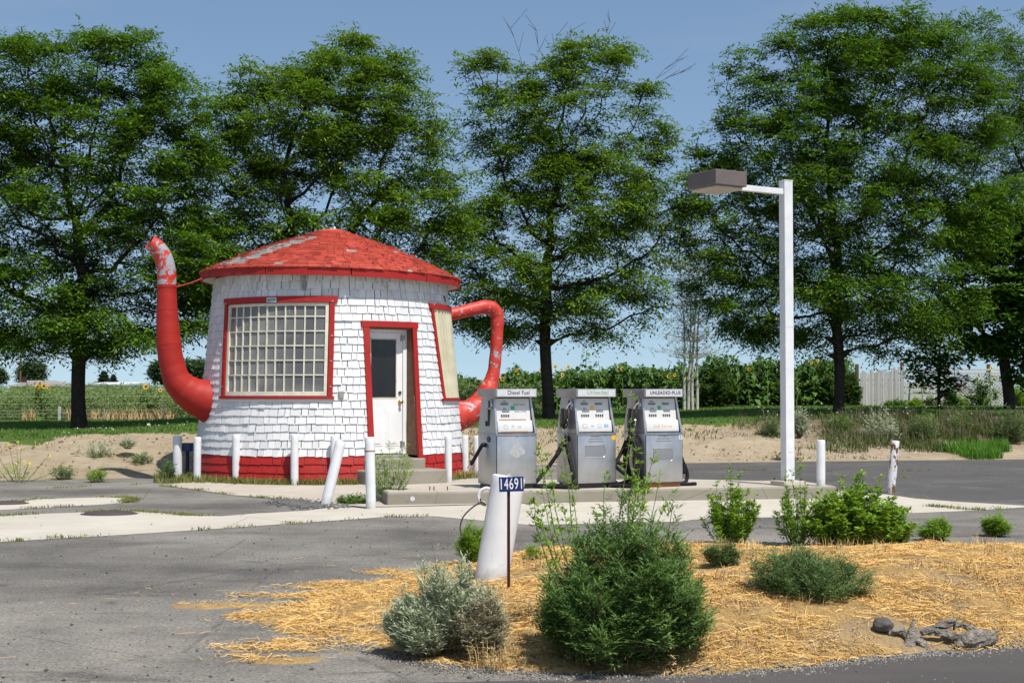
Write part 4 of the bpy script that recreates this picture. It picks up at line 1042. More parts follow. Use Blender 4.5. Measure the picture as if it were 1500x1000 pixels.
# ------------------------------------------------------------------ lamp post
lb = isl_pt(1154, 710.5); lamp = empty('lamp_post', lb, rad(24), 'tall square white lamp post with one brown box lamp head', 'lamp post')
mb = MB(); mb.box((0,0,.035), (.36,.36,.07), None, .012); mb.build('base_plate', CONCRETE, lamp)
kk = F/lb.y; lh = dp(1150, 266, lb.y).z-lb.z
mb = MB(); mb.box((0,0,lh/2+.03), (.145,.145,lh-.06), None, .008); mb.build('pole', LAMP_WHITE, lamp)
mb = MB(); mb.box((0,-.0735,.55), (.075,.006,.15), None, .002); mb.build('access_plate', LAMP_WHITE, lamp)
for sx in (-1,1):
    for sy in (-1,1):
        mb = MB(); mb.tube([(sx*.135,sy*.135,.07),(sx*.135,sy*.135,.105)], .014, 6); mb.build('anchor_bolt', IRON, lamp)
mb = MB(); mb.box((0,0,lh+.005), (.153,.153,.016), None, .004); mb.box((0,0,lh*.52),(.149,.149,.006)); mb.build('pole_cap', LAMP_WHITE, lamp)
# arm towards the street side
ad = rad(180+32-24); av = Vector((math.cos(ad), math.sin(ad), 0)); az_ = lh-.155
AM = Matrix.Translation((0,0,az_)) @ Matrix.Rotation(ad, 4, 'Z')
mb = MB(); mb.box((.54,0,0), (.94,.075,.085), AM, .006); mb.build('arm', LAMP_WHITE, lamp)
mb = MB(); mb.box((1.01+.28,0,.065), (.56,.62,.21), AM, .010); hd = mb.build('lamp_head', BRONZE, lamp)
mb = MB(); mb.box((1.01+.28,0,-.062), (.48,.54,.05), AM, .02); mb.build('lamp_lens', LENS, hd)
# ------------------------------------------------------------------ bollards
GB = 'white pipe posts round the station'
def bollard(label, bx, by, tx, ty, w, mat=BOLLARD, z=0, dy=0.0, ring=False):
    b = gp(bx, by, z); t = dp(tx, ty, b.y+dy); r = w/2*b.y/F
    root = empty('bollard', b, 0, label, 'bollard', GB)
    v = t-b; n = 12; pts = [v*(i/n) for i in range(n+1)]
    mb = MB(); mb.tube([(-v.normalized()*.08)]+pts+[v+v.normalized()*.012, v+v.normalized()*.016], [r]*(n+2)+[r*.93, r*.6], 20); mb.build('pipe', mat, root, True)
    mb = MB(); u = v.normalized(); mb.tube([v-u*.02, v+u*.0165], [r*.5, r*.62], 20); mb.build('fill_cap', CONCRETE if mat is BOLLARD else RUST, root, True)
    if ring:
        mb = MB(); mb.tube([v*.82-u*.008, v*.82+u*.008], r*1.03, 20); mb.build('band', RUST, root, True)
    return root
bollard('upright white post beside the blue box, leftmost of the posts', 260, 702, 260, 639.5, 13.2)
bollard('white post at the left corner of the red skirt, right of the blue box', 288.5, 705.5, 289.5, 641, 11)
bollard('white post below the left edge of the big window', 346, 707.5, 346, 637.5, 11.3)
bollard('white post below the middle of the big window', 431.5, 710.5, 431.5, 637, 11.5)
bollard('white post half hidden behind the leaning post', 489, 710, 490, 639, 11.5)
bollard('white post leaning far to the right before the teapot wall', 477, 739, 499, 647, 15.5, dy=.1)
bollard('tall white post with a rusty band below the door', 543.5, 745, 541.5, 641.5, 14.5, ring=True)
bollard('white post right of the door steps', 657, 706.5, 656.5, 639.5, 10.3, z=0)
bollard('white post just past the right edge of the teapot wall', 681.5, 699, 681.5, 638.5, 9.5, z=0)
bollard('white post mostly hidden behind the diesel pump', 698, 696, 698, 639, 9.2, z=0)
bollard('white square topped post on the island right of the lamp post', 1202.5, 711.5, 1202.5, 645.5, 12.5, z=IH+.005)
bollard('leaning white post with brown rust patches, right of the island', 1305, 722, 1311.5, 646.5, 12.2, mat=BOLLARD_RUST)
# ------------------------------------------------------------------ blue box on a stand by the wall
bb = gp(274, 701); bx = empty('blue_box', bb, 0, 'small dark blue box on a thin blue post left of the teapot wall', 'box')
mb = MB(); mb.tube([(0,0,-.05),(0,0,.50)], .034, 10); mb.box((0,0,.012),(.14,.14,.03)); mb.build('post', BLUEBOX, bx, True)
mb = MB(); mb.box((-.01,-.02,.555), (.19,.26,.14), None, .01); mb.box((.11,-.02,.545),(.05,.2,.09),None,.008); mb.build('box_body', BLUEBOX, bx)
mt = gp(289, 700); mt = empty('utility_meter', (mt.x+.02, mt.y+.25, .0), 0, 'dark grey meter pipework behind the white post at the wall corner', 'meter')
mb = MB(); mb.tube([(0,0,0),(0,0,.70)], .03, 8); mb.tube([(.10,0,0),(.10,0,.66)], .028, 8); mb.build('pipe', IRON, mt, True)
mb = MB(); mb.tube([(0,-.06,.74),(0,.06,.74)], .06, 14); mb.tube([(.11,-.05,.72),(.11,.07,.72)], .045, 14); mb.build('gauge', BLACKPL, mt, True)
mb = MB(); mb.box((-.05,0,.50),(.09,.14,.24),None,.03); mb.build('regulator', IRON, mt, True)
# ------------------------------------------------------------------ manhole lids
def lid(label, px, py, rx, ry, z):
    p = gp(px, py, z); o = empty('manhole_cover', p, 0, label, 'manhole cover', 'iron covers in the pavement')
    mb = MB(); mb.lathe([(.001,.014),(.80,.014),(.84,.010),(.86,.0),(.98,.0),(1.0,-.003)], 40); q = mb.build('lid', IRON, o, True); q.scale = (rx, ry, 1.6)
lid('round rusty iron cover set in the pale concrete apron', 160, 752, .36, .30, .006)
lid('iron cover in the short concrete strip at the left edge', 6, 737, .34, .26, .006)
# ------------------------------------------------------------------ slanted pipe post and number sign in the straw
b = on_mound(720, 846); t = dp(745, 700, b.y+.05); r = .128
pp = empty('pipe_post', (b.x, b.y, b.z), 0, 'thick slanting white pipe post with hook behind the blue number sign', 'post')
v = t-b; u = v.normalized(); n = 16; pts = [v*(i/n) for i in range(n+1)]
mb = MB(); mb.tube([-u*.15]+pts+[v+u*.010, v+u*.016], [r]*(n+2)+[r*.96, r*.86], 28); mb.build('pipe', m_bollard('pipe_post_paint', 1, .705), pp, True)
mb = MB(); w = u.cross(Vector((0,1,0))).normalized()
hk = v*.80-Vector((r,0,0)); q = [hk+Vector((.03,0,.06)), hk+Vector((-.015,0,.075)), hk+Vector((-.058,0,.055)), hk+Vector((-.075,0,.01)), hk+Vector((-.06,0,-.03)), hk+Vector((-.03,0,-.04))]
mb.tube(spline(q, 6), .0125, 9); mb.build('hook', BOLLARD, pp, True)
mb = MB(); q = [hk+Vector((-.062,-.01,-.0)), hk+Vector((-.05,-.015,-.045)), hk+Vector((-.02,-.012,-.055)), hk+Vector((-.05,-.01,-.03)), hk+Vector((-.12,0,-.07)), hk+Vector((-.19,.0,-.14)), hk+Vector((-.215,0,-.22)), hk+Vector((-.205,0,-.29))]
mb.tube(spline(q, 6), .006, 6); mb.build('rusty_wire', IRON, pp, True)
b = on_mound(745, 861); s = empty('house_number_sign', b, 0, 'dark blue 14691 number plate on a thin brown stake', 'sign')
ht = dp(746, 694, b.y).z-b.z
mb = MB(); mb.box((0,0,ht*.45-.05), (.022,.010,ht*.9+.1)); mb.box((.008,-.007,ht*.45-.05),(.006,.012,ht*.9+.1)); mb.box((-.008,-.007,ht*.45-.05),(.006,.012,ht*.9+.1)); mb.build('stake', BROWNPOST, s)
mb = MB(); mb.box((.003,.0,ht*.95), (.018,.014,ht*.1)); mb.build('stake_top', BOLLARD, s)
kk = F/b.y; pz = dp(748, 708.5, b.y).z-b.z; pc = (749-745)/kk
PM = Matrix.Translation((pc,-.022,pz)) @ Matrix.Rotation(rad(-2), 4, 'Y')
mb = MB(); bm = bmesh.new()
mb.box((0,0,0), (36/kk,.004,21.5/kk), PM, .0019); pl = mb.build('number_plate', NUMBLUE, s)
text_mesh('lettering', '14691', .108, NUMWHITE, pl, (pc,-.0248,pz-.001), (PI/2, rad(-2), 0), .58, .0006, bold=.0004, space=1.12)
# ------------------------------------------------------------------ plants
def bigleaves(P, A, L, W, droop=.5, rng=RNG):
    n = len(P); h = norm(np.cross(A, np.array([0,0,1.0]))+1e-6); h = norm(h+rng.normal(0,.25,(n,3)))
    T = P+A*L[:, None]; T[:, 2] -= droop*L*rng.uniform(.4, 1.3, n)
    M = P+A*(L*.42)[:, None]; M[:, 2] -= .06*L; up = np.array([0,0,.10])*L[:, None]
    V = np.stack([P, M-h*(W*.5)[:, None]+up, T, M, M+h*(W*.5)[:, None]+up], 1).reshape(-1, 3)
    o = np.arange(n)[:, None]*5; return V, np.concatenate([o+np.array([[0,1,2,3]]), o+np.array([[0,3,2,4]])], 0)
def stems_bush(name, label, cat, loc, H, Rx, nst, leaf, stem, nf, fl, m, ll, lw, seed, group=None, Ry=None, lean=(0,0), t0=.22, droop=.2, sr=.006, lobes=None, jit=.03, wisp=0, updir=.9, flat=.3, top_pow=.5, spread=.7, taper=.4):
    rng = np.random.default_rng(seed); root = empty(name, loc, 0, label, cat, group); Ry = Ry or Rx
    az = rng.uniform(0, 2*PI, nst); q = np.sqrt(rng.uniform(0, 1, nst))
    lb = lobes or [(0,0,1,1)]
    li = rng.integers(0, len(lb), nst); LB = np.array(lb)[li]
    ex = LB[:,0]+Rx*q*np.cos(az)*LB[:,2]; ey = LB[:,1]+Ry*q*np.sin(az)*LB[:,2]
    ez = H*LB[:,3]*(1-.82*q**2)**top_pow*rng.uniform(.66, 1.08, nst)
    if wisp:
        w = rng.choice(nst, wisp, replace=False); ez[w] *= rng.uniform(1.12, 1.38, wisp)
    ex += lean[0]*ez; ey += lean[1]*ez
    B = np.stack([LB[:,0]*.4+rng.normal(0,.05,nst)*Rx*2, LB[:,1]*.4+rng.normal(0,.05,nst)*Ry*2, np.full(nst,-.03)], -1)
    E_ = np.stack([ex, ey, ez], -1); ns = 7; ts = np.linspace(0, 1, ns)
    def at(i, t):
        b, e = B[i], E_[i]; tt = np.asarray(t)[..., None]
        hor = tt**spread*(1-.2*tt)/.8; p = b+(e-b)*np.concatenate([hor, hor, tt], -1)
        return p
    pts = np.stack([at(np.arange(nst), np.full(nst, t)) for t in ts], 1)
    pts[:, 1:-1] += rng.normal(0, .008, pts[:, 1:-1].shape)
    A, Bq = pts[:, :-1].reshape(-1, 3), pts[:, 1:].reshape(-1, 3)
    ra = np.tile(sr*(1-.75*ts[:-1]), nst); rb = np.tile(sr*(1-.75*ts[1:]), nst)
    V, Q = twigs(A, Bq, ra, rb, 4); npmesh('stems', V, Q, stem, root)
    i = rng.integers(0, nst, nf); t = t0+(1-t0)*rng.uniform(0, 1, nf)**.75
    P = at(i, t); D = norm(at(i, np.minimum(t+.05, 1.05))-P)
    z = rng.uniform(0, 2*PI, nf); A = norm(D*updir+np.stack([np.cos(z), np.sin(z), rng.normal(.1,.3,nf)], -1)*.8)
    P = P+rng.normal(0, jit, P.shape); P[:,2] = np.maximum(P[:,2], .01)
    V, Q = fronds(P, A, fl*rng.uniform(.5, 1.25, nf)*(1.15-taper*t), m, ll, lw, droop, rng, flat)
    npmesh('foliage', V, Q, leaf, root); return root
b = on_mound(915, 962); kb = F/b.y
stems_bush('bush', 'large dense dark green bush in the straw right of the number sign', 'bush', b, .71, .45, 240, KOCHIA, REDSTEM, 9500, .13, 11, .042, .0085, 51, sr=.006, wisp=24, t0=.06, jit=.016, top_pow=.42, spread=.5, updir=1.3, lobes=[(0,0,1,1),(0,0,.9,1),(0,0,1.06,.50)])
b2 = b+Vector((-.10,.75,0)); b2.z = zm(b2.x, b2.y)
stems_bush('weed', 'tall thin pale green weed shoots rising behind the large dark bush', 'weed', b2, 1.0, .50, 22, WEED, GSTEM, 480, .055, 5, .040, .013, 52, sr=.005, t0=.35, jit=.006, updir=1.2, top_pow=.25, wisp=9, taper=.75)
b = on_mound(652, 955)
stems_bush('sagebrush', 'pale grey green sagebrush with brown woody base in the straw', 'bush', b, .46, .20, 330, SAGE, STEM, 8000, .10, 9, .032, .0062, 53, sr=.006, t0=.22, updir=2.0, flat=.2, wisp=60, spread=.6, lobes=[(-.02,.05,1.0,1.0),(.05,.08,1.0,.98),(-.22,.02,.62,.58),(.20,-.02,.72,.60),(-.13,-.08,.6,.45)], jit=.014, top_pow=.4)
b = on_mound(706, 958)
stems_bush('sagebrush', 'small tan half dry sagebrush at the right foot of the pale one', 'bush', b, .30, .15, 90, leafmat('dry_sage_leaf', (.22,.19,.11), (.36,.33,.22), (.25,.23,.12), .2), STEM, 1700, .08, 8, .028, .006, 54, sr=.005, t0=.2, jit=.014)
GW = 'green weeds along the straw mound'
b = on_mound(1073, 799); stems_bush('weed', 'bright green upright weed left of the lamp post foot, with thin spires', 'weed', b, .60, .30, 62, WEED, GSTEM, 1500, .075, 5, .044, .017, 55, GW, sr=.005, t0=.10, wisp=26, jit=.008, updir=1.0, taper=.8)
b = on_mound(1256, 806); stems_bush('weed', 'broadest bright leafy weed, between the lamp post and the rusty leaning post', 'weed', b, .58, .52, 130, WEED, GSTEM, 4200, .09, 6, .054, .023, 56, GW, sr=.005, t0=.06, wisp=34, jit=.010, updir=.8, taper=.8)
b = on_mound(1172, 800); stems_bush('weed', 'sparse upright green weed directly below the lamp post', 'weed', b, .62, .27, 36, WEED, GSTEM, 760, .065, 5, .042, .014, 57, GW, sr=.005, t0=.12, wisp=12, taper=.8, jit=.012, updir=1.1)
b = on_mound(1308, 808); stems_bush('weed', 'thin green weed at the right flank of the broad leafy weed', 'weed', b, .32, .14, 26, WEED, GSTEM, 500, .07, 6, .042, .012, 58, GW, sr=.005, t0=.2, wisp=6, jit=.012)
b = on_mound(1212, 872); stems_bush('weed', 'feathery blue green weed sprawling down the straw slope', 'weed', b, .24, .38, 130, FEATHER, GSTEM, 2300, .12, 9, .036, .0055, 59, GW, Ry=.34, lean=(-.8,.5), sr=.004, t0=.10, wisp=40, spread=.55, jit=.015, updir=1.2)
b = on_mound(1056, 826); stems_bush('weed', 'low feathery grey green weed under the spired weed', 'weed', b, .15, .13, 50, FEATHER, GSTEM, 700, .07, 8, .028, .005, 60, GW, sr=.003, t0=.1, jit=.012)
b = gp(1370, 791); b.z = max(0, zm(b.x, b.y)); stems_bush('weed', 'round small weed on the asphalt edge, left of the pair at right', 'weed', b, .22, .16, 70, WEED, GSTEM, 900, .07, 8, .036, .009, 61, GW, sr=.003, t0=.1, jit=.012)
b = gp(1458, 785); b.z = max(0, zm(b.x, b.y)); stems_bush('weed', 'round small weed nearest the right edge of the view', 'weed', b, .22, .14, 60, WEED, GSTEM, 800, .07, 8, .036, .009, 62, GW, sr=.003, t0=.1, wisp=5, jit=.012)
b = gp(691, 832); b.z = max(0, zm(b.x, b.y)); stems_bush('weed', 'light green feathery weed at the left foot of the slanted pipe post', 'weed', b, .32, .11, 70, WEED, GSTEM, 1100, .09, 8, .034, .006, 63, GW, sr=.003, t0=.08, jit=.014, updir=1.3)
b = on_mound(781, 822); stems_bush('weed', 'tiny light green weed between the number sign and the dark bush', 'weed', b, .12, .08, 30, WEED, GSTEM, 320, .05, 7, .026, .006, 64, GW, sr=.003, t0=.1, jit=.01)
b = gp(568, 735); stems_bush('weed', 'tall airy green weed growing by the steps at the island end', 'weed', b, .80, .32, 22, WEED, GSTEM, 300, .14, 7, .042, .016, 65, None, sr=.006, t0=.12, wisp=4, jit=.01, updir=.9, top_pow=.3, taper=.6)
b = gp(545, 738); stems_bush('weed', 'low dark green weed at the foot of the tall banded post', 'weed', (b.x-.25, b.y+.1, 0), .10, .22, 24, KOCHIA, GSTEM, 300, .08, 6, .04, .016, 66, None, sr=.003, t0=.1, jit=.012)
# weeds on the sandy bank
GBK = 'small weeds on the sandy bank'
for i, (px, py, w, h, lab, lf) in enumerate([(140,667,60,18,'wide grey green weed high on the bare bank at left',SAGE),(93,702,34,22,'round light green weed at the bank foot near the yellow flowers',FEATHER),(187,655,18,10,'small pale weed near the lawn edge left of the blue box',SAGE),(202,678,40,12,'low sprawling green weed in the middle of the left bank',FEATHER),(143,706,26,20,'green weed where the bank meets the asphalt, left of the posts',WEED),(243,706,30,36,'upright thin weed at the foot of the leftmost post',FEATHER)]):
    g = on_ground(px, py); k = F/g.y
    stems_bush('bank_weed', lab, 'weed', g, h/k, w/2/k, 30, lf, GSTEM, 170, .10, 6, .05, .014, 70+i, GBK, sr=.004, t0=.1, jit=.02, spread=.5, wisp=10)
g = on_ground(28, 705); k = F/g.y
root = empty('flowering_weed', g, 0, 'spindly weed with little yellow flowers at the left edge', 'weed')
rng = np.random.default_rng(77); n = 13
E2 = np.stack([rng.normal(0,.32,n), rng.normal(0,.25,n), rng.uniform(.25,.72,n)], -1); B2 = E2*np.array([.25,.25,0])
V, Q = twigs(B2, E2, np.full(n,.006), np.full(n,.003), 4); npmesh('stems', V, Q, GSTEM, root)
V, Q = fronds(np.repeat(E2,3,0)+rng.normal(0,.02,(n*3,3)), norm(rng.normal(0,1,(n*3,3))), np.full(n*3,.03), 3, .04, .03, .1, rng); npmesh('flower', V, Q, FLOWER_Y, root)
V, Q = fronds(np.repeat(B2+(E2-B2)*.4,6,0)+rng.normal(0,.05,(n*6,3)), norm(rng.normal(0,1,(n*6,3))), np.full(n*6,.1), 5, .05, .016, .1, rng); npmesh('foliage', V, Q, WEED, root)
# ground cover: straw, tufts, lawn blades
def scatter_px(n, x0, x1, y0, y1, z=0): pass
rng = np.random.default_rng(90)
N0 = 190000
Xs = rng.uniform(-2.4, 6.4, N0); Ys = rng.uniform(7.4, 13.6, N0)
d = sdf(Xs, Ys)
cl = np.array([fbm(a, b, 1.7, 4) for a, b in zip(Xs, Ys)])
keep = (d > -.10) & (rng.uniform(0, 1, N0) < np.clip(.66+cl*1.6, .06, 1)) & (rng.uniform(0,1,N0) < np.clip((d+.10)*9, .25, 1))
Xs, Ys = Xs[keep], Ys[keep]; Zs = np.maximum(z_mound_np(Xs, Ys), .002)+rng.uniform(.001,.016,len(Xs))
azd = np.array([fbm(a+50, b, .8, 2) for a, b in zip(Xs, Ys)])*4+rng.normal(0,.75,len(Xs))
V, Q = lying(np.stack([Xs, Ys, Zs], -1), .085, .0030, None, rng, .16, azd)
tag(npmesh('straw', V, Q, STRAW), 'loose golden straw lying over the mound', 'straw', kind='stuff')
# thin stray stalks on the asphalt
n = 330; Xs = rng.normal(-1.4, 1.2, n); Ys = rng.normal(10.0, 1.3, n); m = (sdf(Xs, Ys) < .05) & (Ys > 7.6)
V, Q = lying(np.stack([Xs, Ys, np.full(n,.006)], -1)[m], .09, .0026, None, rng, .02)
tag(npmesh('stray_straw', V, Q, STRAW), 'stray straw stalks blown over the asphalt', 'straw', kind='stuff')
# standing dry grass tufts on the mound
C = []
for _ in range(420):
    x, y = rng.uniform(-1.3, 5.5), rng.uniform(7.7, 12.6)
    if sdf(np.array([[x]]), np.array([[y]]))[0,0] > .12 and fbm(x, y, 1.1, 3) > -.05: C.append((x, y))
C = np.array(C); P = np.repeat(C, 14, 0)+rng.normal(0,.035,(len(C)*14,2)); Z = z_mound_np(P[:,0], P[:,1])-.005
V, Q = blades(np.stack([P[:,0], P[:,1], Z], -1), .10, .0035, .8, rng); tag(npmesh('dry_grass', V, Q, DRYGRASS), 'short standing dry grass on the mound', 'dry grass', kind='stuff')
def seedgrass(label, px0, px1, py, n, h, seed):
    rng = np.random.default_rng(seed); b = on_mound((px0+px1)/2, py); k = F/b.y; root = empty('dry_grass_clump', b, 0, label, 'dry grass', 'clumps of dry seed grass')
    w = (px1-px0)/k; P = np.stack([rng.uniform(-w/2,w/2,n), rng.uniform(-.12,.12,n), np.full(n,-.01)], -1)
    V, Q = blades(P, h, .0032, .75, rng); npmesh('stalks', V, Q, DRYGRASS, root)
    tips = V.reshape(-1,6,3)[:,4]; sel = rng.choice(n, max(4, n//5), replace=False)
    PP = np.repeat(tips[sel], 14, 0); PP[:,2] -= rng.uniform(0,.09,len(PP)); PP += rng.normal(0,.006,PP.shape)
    V, Q = fronds(PP, norm(rng.normal(0,.5,(len(PP),3))+np.array([0,0,.4])), np.full(len(PP),.02), 3, .016, .006, .2, rng); npmesh('seed_heads', V, Q, DRYGRASS, root)
seedgrass('tallest pale dry seed stalks in front of the dark bush', 838, 885, 965, 60, .30, 81)
seedgrass('short dry seed stalks at the foot of the dark bush', 885, 925, 974, 45, .21, 82)
seedgrass('dry stalks below the tan sagebrush', 690, 770, 972, 110, .14, 83)
seedgrass('faint dry stalks behind the slanted pipe post', 755, 800, 835, 40, .18, 84)
# tufts in pavement cracks and joints
rng = np.random.default_rng(91); P = []
def along_line(pts, dens, skip=.45, spread=.04):
    for a, b in zip(pts[:-1], pts[1:]):
        a, b = Vector(a), Vector(b); L = (b-a).length
        for _ in range(int(L*dens)):
            p = a.lerp(b, rng.uniform()); 
            if fbm(p.x*1.0, p.y*3, .9, 3) > skip-.45:
                for _ in range(7): P.append((p.x+rng.normal(0,spread*1.6), p.y+rng.normal(0,spread), .0))
along_line(apron_low[1:8], 18, .42); along_line(E((0,755.7),(75,752),(187,748),(231,751),(280,755)), 40, .25); along_line(E((231,751),(280,755),(325,756),(373,752)), 40, .2)
along_line(E((193,732),(187,729),(149,728),(56,731),(0,738)), 30, .4); along_line(E((192,731),(186,736)), 160, 0); along_line(E((149,739),(37,745)), 26, .5)
along_line(E((235,711),(283,716.5),(336,725),(395,729.6),(448,733)), 22, .4)
along_line(E((60,716),(150,711),(235,709)), 20, .42); along_line(E((1360,741),(1424,747),(1470,745)), 60, .2); along_line(E((1298,724),(1404,735)), 14, .5); along_line(E((1015,761),(1327,752)), 14, .45)
along_line(E((1180,690),(1300,690),(1420,688)), 10, .45); along_line(E((1000,690),(1130,688)), 16, .4); along_line(E((1260,702),(1370,697)), 16, .35)
P = np.array(P); V, Q = blades(P, .045, .010, 1.3, rng); tag(npmesh('crack_weeds', V, Q, TUFT), 'small weeds growing along the pavement joints', 'weeds', kind='stuff')
# grass at the foot of the teapot wall
P = []
for _ in range(2600):
    a = rng.uniform(-80, 10) if rng.uniform() < .8 else rng.uniform(45, 80); a = rad(a)+PHI; r = 2.46+abs(rng.normal(0,.10)); P.append((TC.x+r*math.sin(a), TC.y-r*math.cos(a), .0))
for _ in range(900): q = gp(rng.uniform(225, 300), rng.uniform(700, 708)); P.append((q.x, q.y, 0))
V, Q = blades(np.array(P), .13, .012, .6, rng); tag(npmesh('wall_foot_grass', V, Q, TUFT), 'ragged dry green grass along the foot of the teapot wall', 'grass', kind='stuff')
P = [(TC.x+2.5*math.sin(rad(a)+PHI)+rng.normal(0,.06), TC.y-2.5*math.cos(rad(a)+PHI)+rng.normal(0,.06), 0) for a in rng.uniform(62,92,420)]
V, Q = blades(np.array(P), .16, .008, .7, rng); tag(npmesh('straw_tuft', V, Q, DRYGRASS), 'dry straw tuft against the right foot of the teapot wall', 'dry grass', kind='stuff')
# lawn blades
n = 90000; Xs = rng.uniform(-13.5, 16, n); Ys = 28.5+rng.uniform(0,1,n)**1.3*22; k = tval(Xs, Ys); m = k > 1.0+rng.normal(0,.035,n); Xs, Ys = Xs[m], Ys[m]
V, Q = blades(np.stack([Xs, Ys, zground(Xs, Ys)+.03], -1), .07, .022, .5, rng); tag(npmesh('lawn_grass', V, Q, GRASS), 'mown lawn grass under the locust trees', 'grass', kind='stuff')
n = 70; Xs = rng.uniform(-9.5, -3.5, n); Ys = rng.uniform(29.5, 34, n); m = tval(Xs, Ys) > 1.05
P = np.stack([Xs, Ys, zground(Xs, Ys)+.10], -1)[m]; V, Q = fronds(P, norm(rng.normal(0,1,P.shape)), np.full(len(P),.03), 6, .035, .03, 0, rng); tag(npmesh('clover_flowers', V, Q, FLOWER_W), 'tiny white clover heads dotted in the left lawn', 'flowers', kind='stuff')
# overgrown bank on the right, patches on the middle bank
def bankveg(name, label, n, fx, fk, h, w, mat, lean=.4, seed=1, thr=-.1, sc=.8):
    rng = np.random.default_rng(seed); X = fx(rng, n); kk = fk(rng, n); b = np.interp(X, BX, BY); t = np.interp(X, TX, TY); Y = b+kk*(t-b)
    f = np.array([fbm(p, q, sc, 3) for p, q in zip(X, Y)]); m = f > thr; X, Y = X[m], Y[m]
    V, Q = blades(np.stack([X, Y, np.maximum(zground(X, Y), 0)-.02], -1), h, w, lean, rng); return tag(npmesh(name, V, Q, mat), label, 'weeds', kind='stuff')
BANKG = leafmat('bank_grass', (.045,.075,.02), (.10,.13,.04), (.12,.16,.03), .3)
BANKD = leafmat('bank_dry_weed', (.11,.09,.045), (.22,.19,.11), (.18,.15,.07), .3)
LUSH = leafmat('lush_grass', (.06,.16,.015), (.11,.25,.03), (.16,.34,.03), .35)
bankveg('bank_weeds', 'tall dark tangled weeds covering the bank at right', 15000, lambda r, n: 6.0+r.uniform(0,1,n)**.55*8, lambda r, n: r.uniform(.18,1.04,n), .22, .020, BANKG, .9, 101, -.12)
bankveg('dry_bank_weeds', 'tall dry seed weeds standing on the overgrown bank', 3200, lambda r, n: 5.5+r.uniform(0,1,n)**.7*8, lambda r, n: r.uniform(.35,1.02,n), .42, .010, BANKD, .5, 102, .0)
bankveg('lush_grass', 'bright lush grass patch at the bank foot, right edge', 9000, lambda r, n: 9.9+r.uniform(0,1,n)**.8*5, lambda r, n: r.uniform(.0,.26,n), .30, .02, LUSH, .5, 103, -.3)
bankveg('sparse_bank_grass', 'thin green patches on the sandy middle bank', 5200, lambda r, n: r.uniform(-1,9,n), lambda r, n: r.uniform(.05,1.0,n), .09, .02, BANKG, .7, 104, .12, .7)
bankveg('dry_bank_grass', 'thin dry grass patches on the sandy bank', 6500, lambda r, n: r.uniform(-12,9,n), lambda r, n: r.uniform(.0,1.05,n), .07, .014, DRYGRASS, .9, 105, .10, .9)
rng = np.random.default_rng(106); n = 110; X = rng.uniform(6,13,n); b = np.interp(X, BX, BY); t = np.interp(X, TX, TY); Y = b+rng.uniform(.5,1.05,n)*(t-b); P = np.stack([X, Y, zground(X,Y)+rng.uniform(.2,.6,n)], -1)
V, Q = fronds(P, norm(rng.normal(0,1,P.shape)), np.full(n,.05), 4, .04, .03, 0, rng); tag(npmesh('weed_blossoms', V, Q, simple('pale_blossom', (.42,.40,.42), .7)), 'small pale blossoms among the bank weeds', 'flowers', kind='stuff')
GTB = 'tall weeds on the overgrown bank'
for i, (px, py, w, h, lf, lab) in enumerate([(1290,655,60,50,SAGE,'pale flowering weed bush below the white board fence'),(1130,655,46,44,FEATHER,'greyish weed left of the lamp post on the bank'),(1170,640,24,34,SAGE,'small pale seed weed just right of the lamp post'),(1412,650,60,44,KOCHIA,'dark green weed bush before the lattice panel'),(1350,655,50,46,FEATHER,'grey green weed between the flowering weed and the dark bush'),(1480,655,60,55,FEATHER,'tall weed on the bank at the right edge'),(1228,650,50,42,KOCHIA,'green weed below the trunk behind the lamp post')]):
    g = on_ground(px, py); k = F/g.y
    stems_bush('bank_bush', lab, 'weed', g, h/k, w/2/k, 60, lf, STEM, 620, .16, 7, .065, .016, 120+i, GTB, sr=.006, t0=.2, jit=.05, wisp=10)
# ------------------------------------------------------------------ hedge row, field and sunflowers
def mass(name, label, cat, n, fx, fy, fz, L, leaf, seed, big=False, ll=.14, lw=.08, m=4):
    rng = np.random.default_rng(seed); X = fx(rng, n); Y = fy(rng, n, X); zb = zground(X, Y); H = fz(X, Y, rng); P = np.stack([X, Y, zb+H], -1)
    A = norm(rng.normal(0,1,(n,3))+np.array([0,-.25,.15]))
    V, Q = bigleaves(P, A, L*rng.uniform(.5,1.3,n), L*.75*rng.uniform(.6,1.2,n), .5, rng) if big else fronds(P, A, np.full(n,L), m, ll, lw, .4, rng)
    return tag(npmesh(name, V, Q, leaf), label, cat, kind='stuff')
def hedge_h(X, Y, r):
    pxx = 750+X/Y*F; t = np.interp(pxx, [600,700,760,830,900,1000,1030,1100,1250,1300,1500], [.8,.95,1.2,1.1,1.25,1.15,1.15,1.3,1.2,.6,.4])
    t = t*1.3*(1+.35*np.array([fbm(a, 2.0, .9, 3) for a in X])); return t*r.uniform(0,1,len(X))**.75
mass('hedge_row', 'tangled green row of tall leafy plants along the back of the lawn', 'hedge', 9000, lambda r, n: r.uniform(-2.4,12.2,n), lambda r, n, X: 50.2+r.uniform(0,1.6,n), hedge_h, .22, HEDGE, 141, True)
mass('hedge_back', 'darker growth deep in the hedge row', 'hedge', 5000, lambda r, n: r.uniform(-2.4,12.2,n), lambda r, n, X: 51.6+r.uniform(0,.8,n), lambda X, Y, r: hedge_h(X, Y, r)*.9, .30, MAPLE, 142, True)
def field_h(X, Y, r): return (.80+.018*(Y-41)+.16*np.array([fbm(a, b, .55, 3) for a, b in zip(X, Y)]))*r.uniform(.0,1,len(X))**.6
mass('field_crop', 'dense green field crop stretching behind the wire fence', 'crop', 26000, lambda r, n: r.uniform(-22,1,n), lambda r, n, X: 41.2+r.uniform(0,1,n)**1.6*24, field_h, .20, FIELD, 143, False, .12, .045, 5)
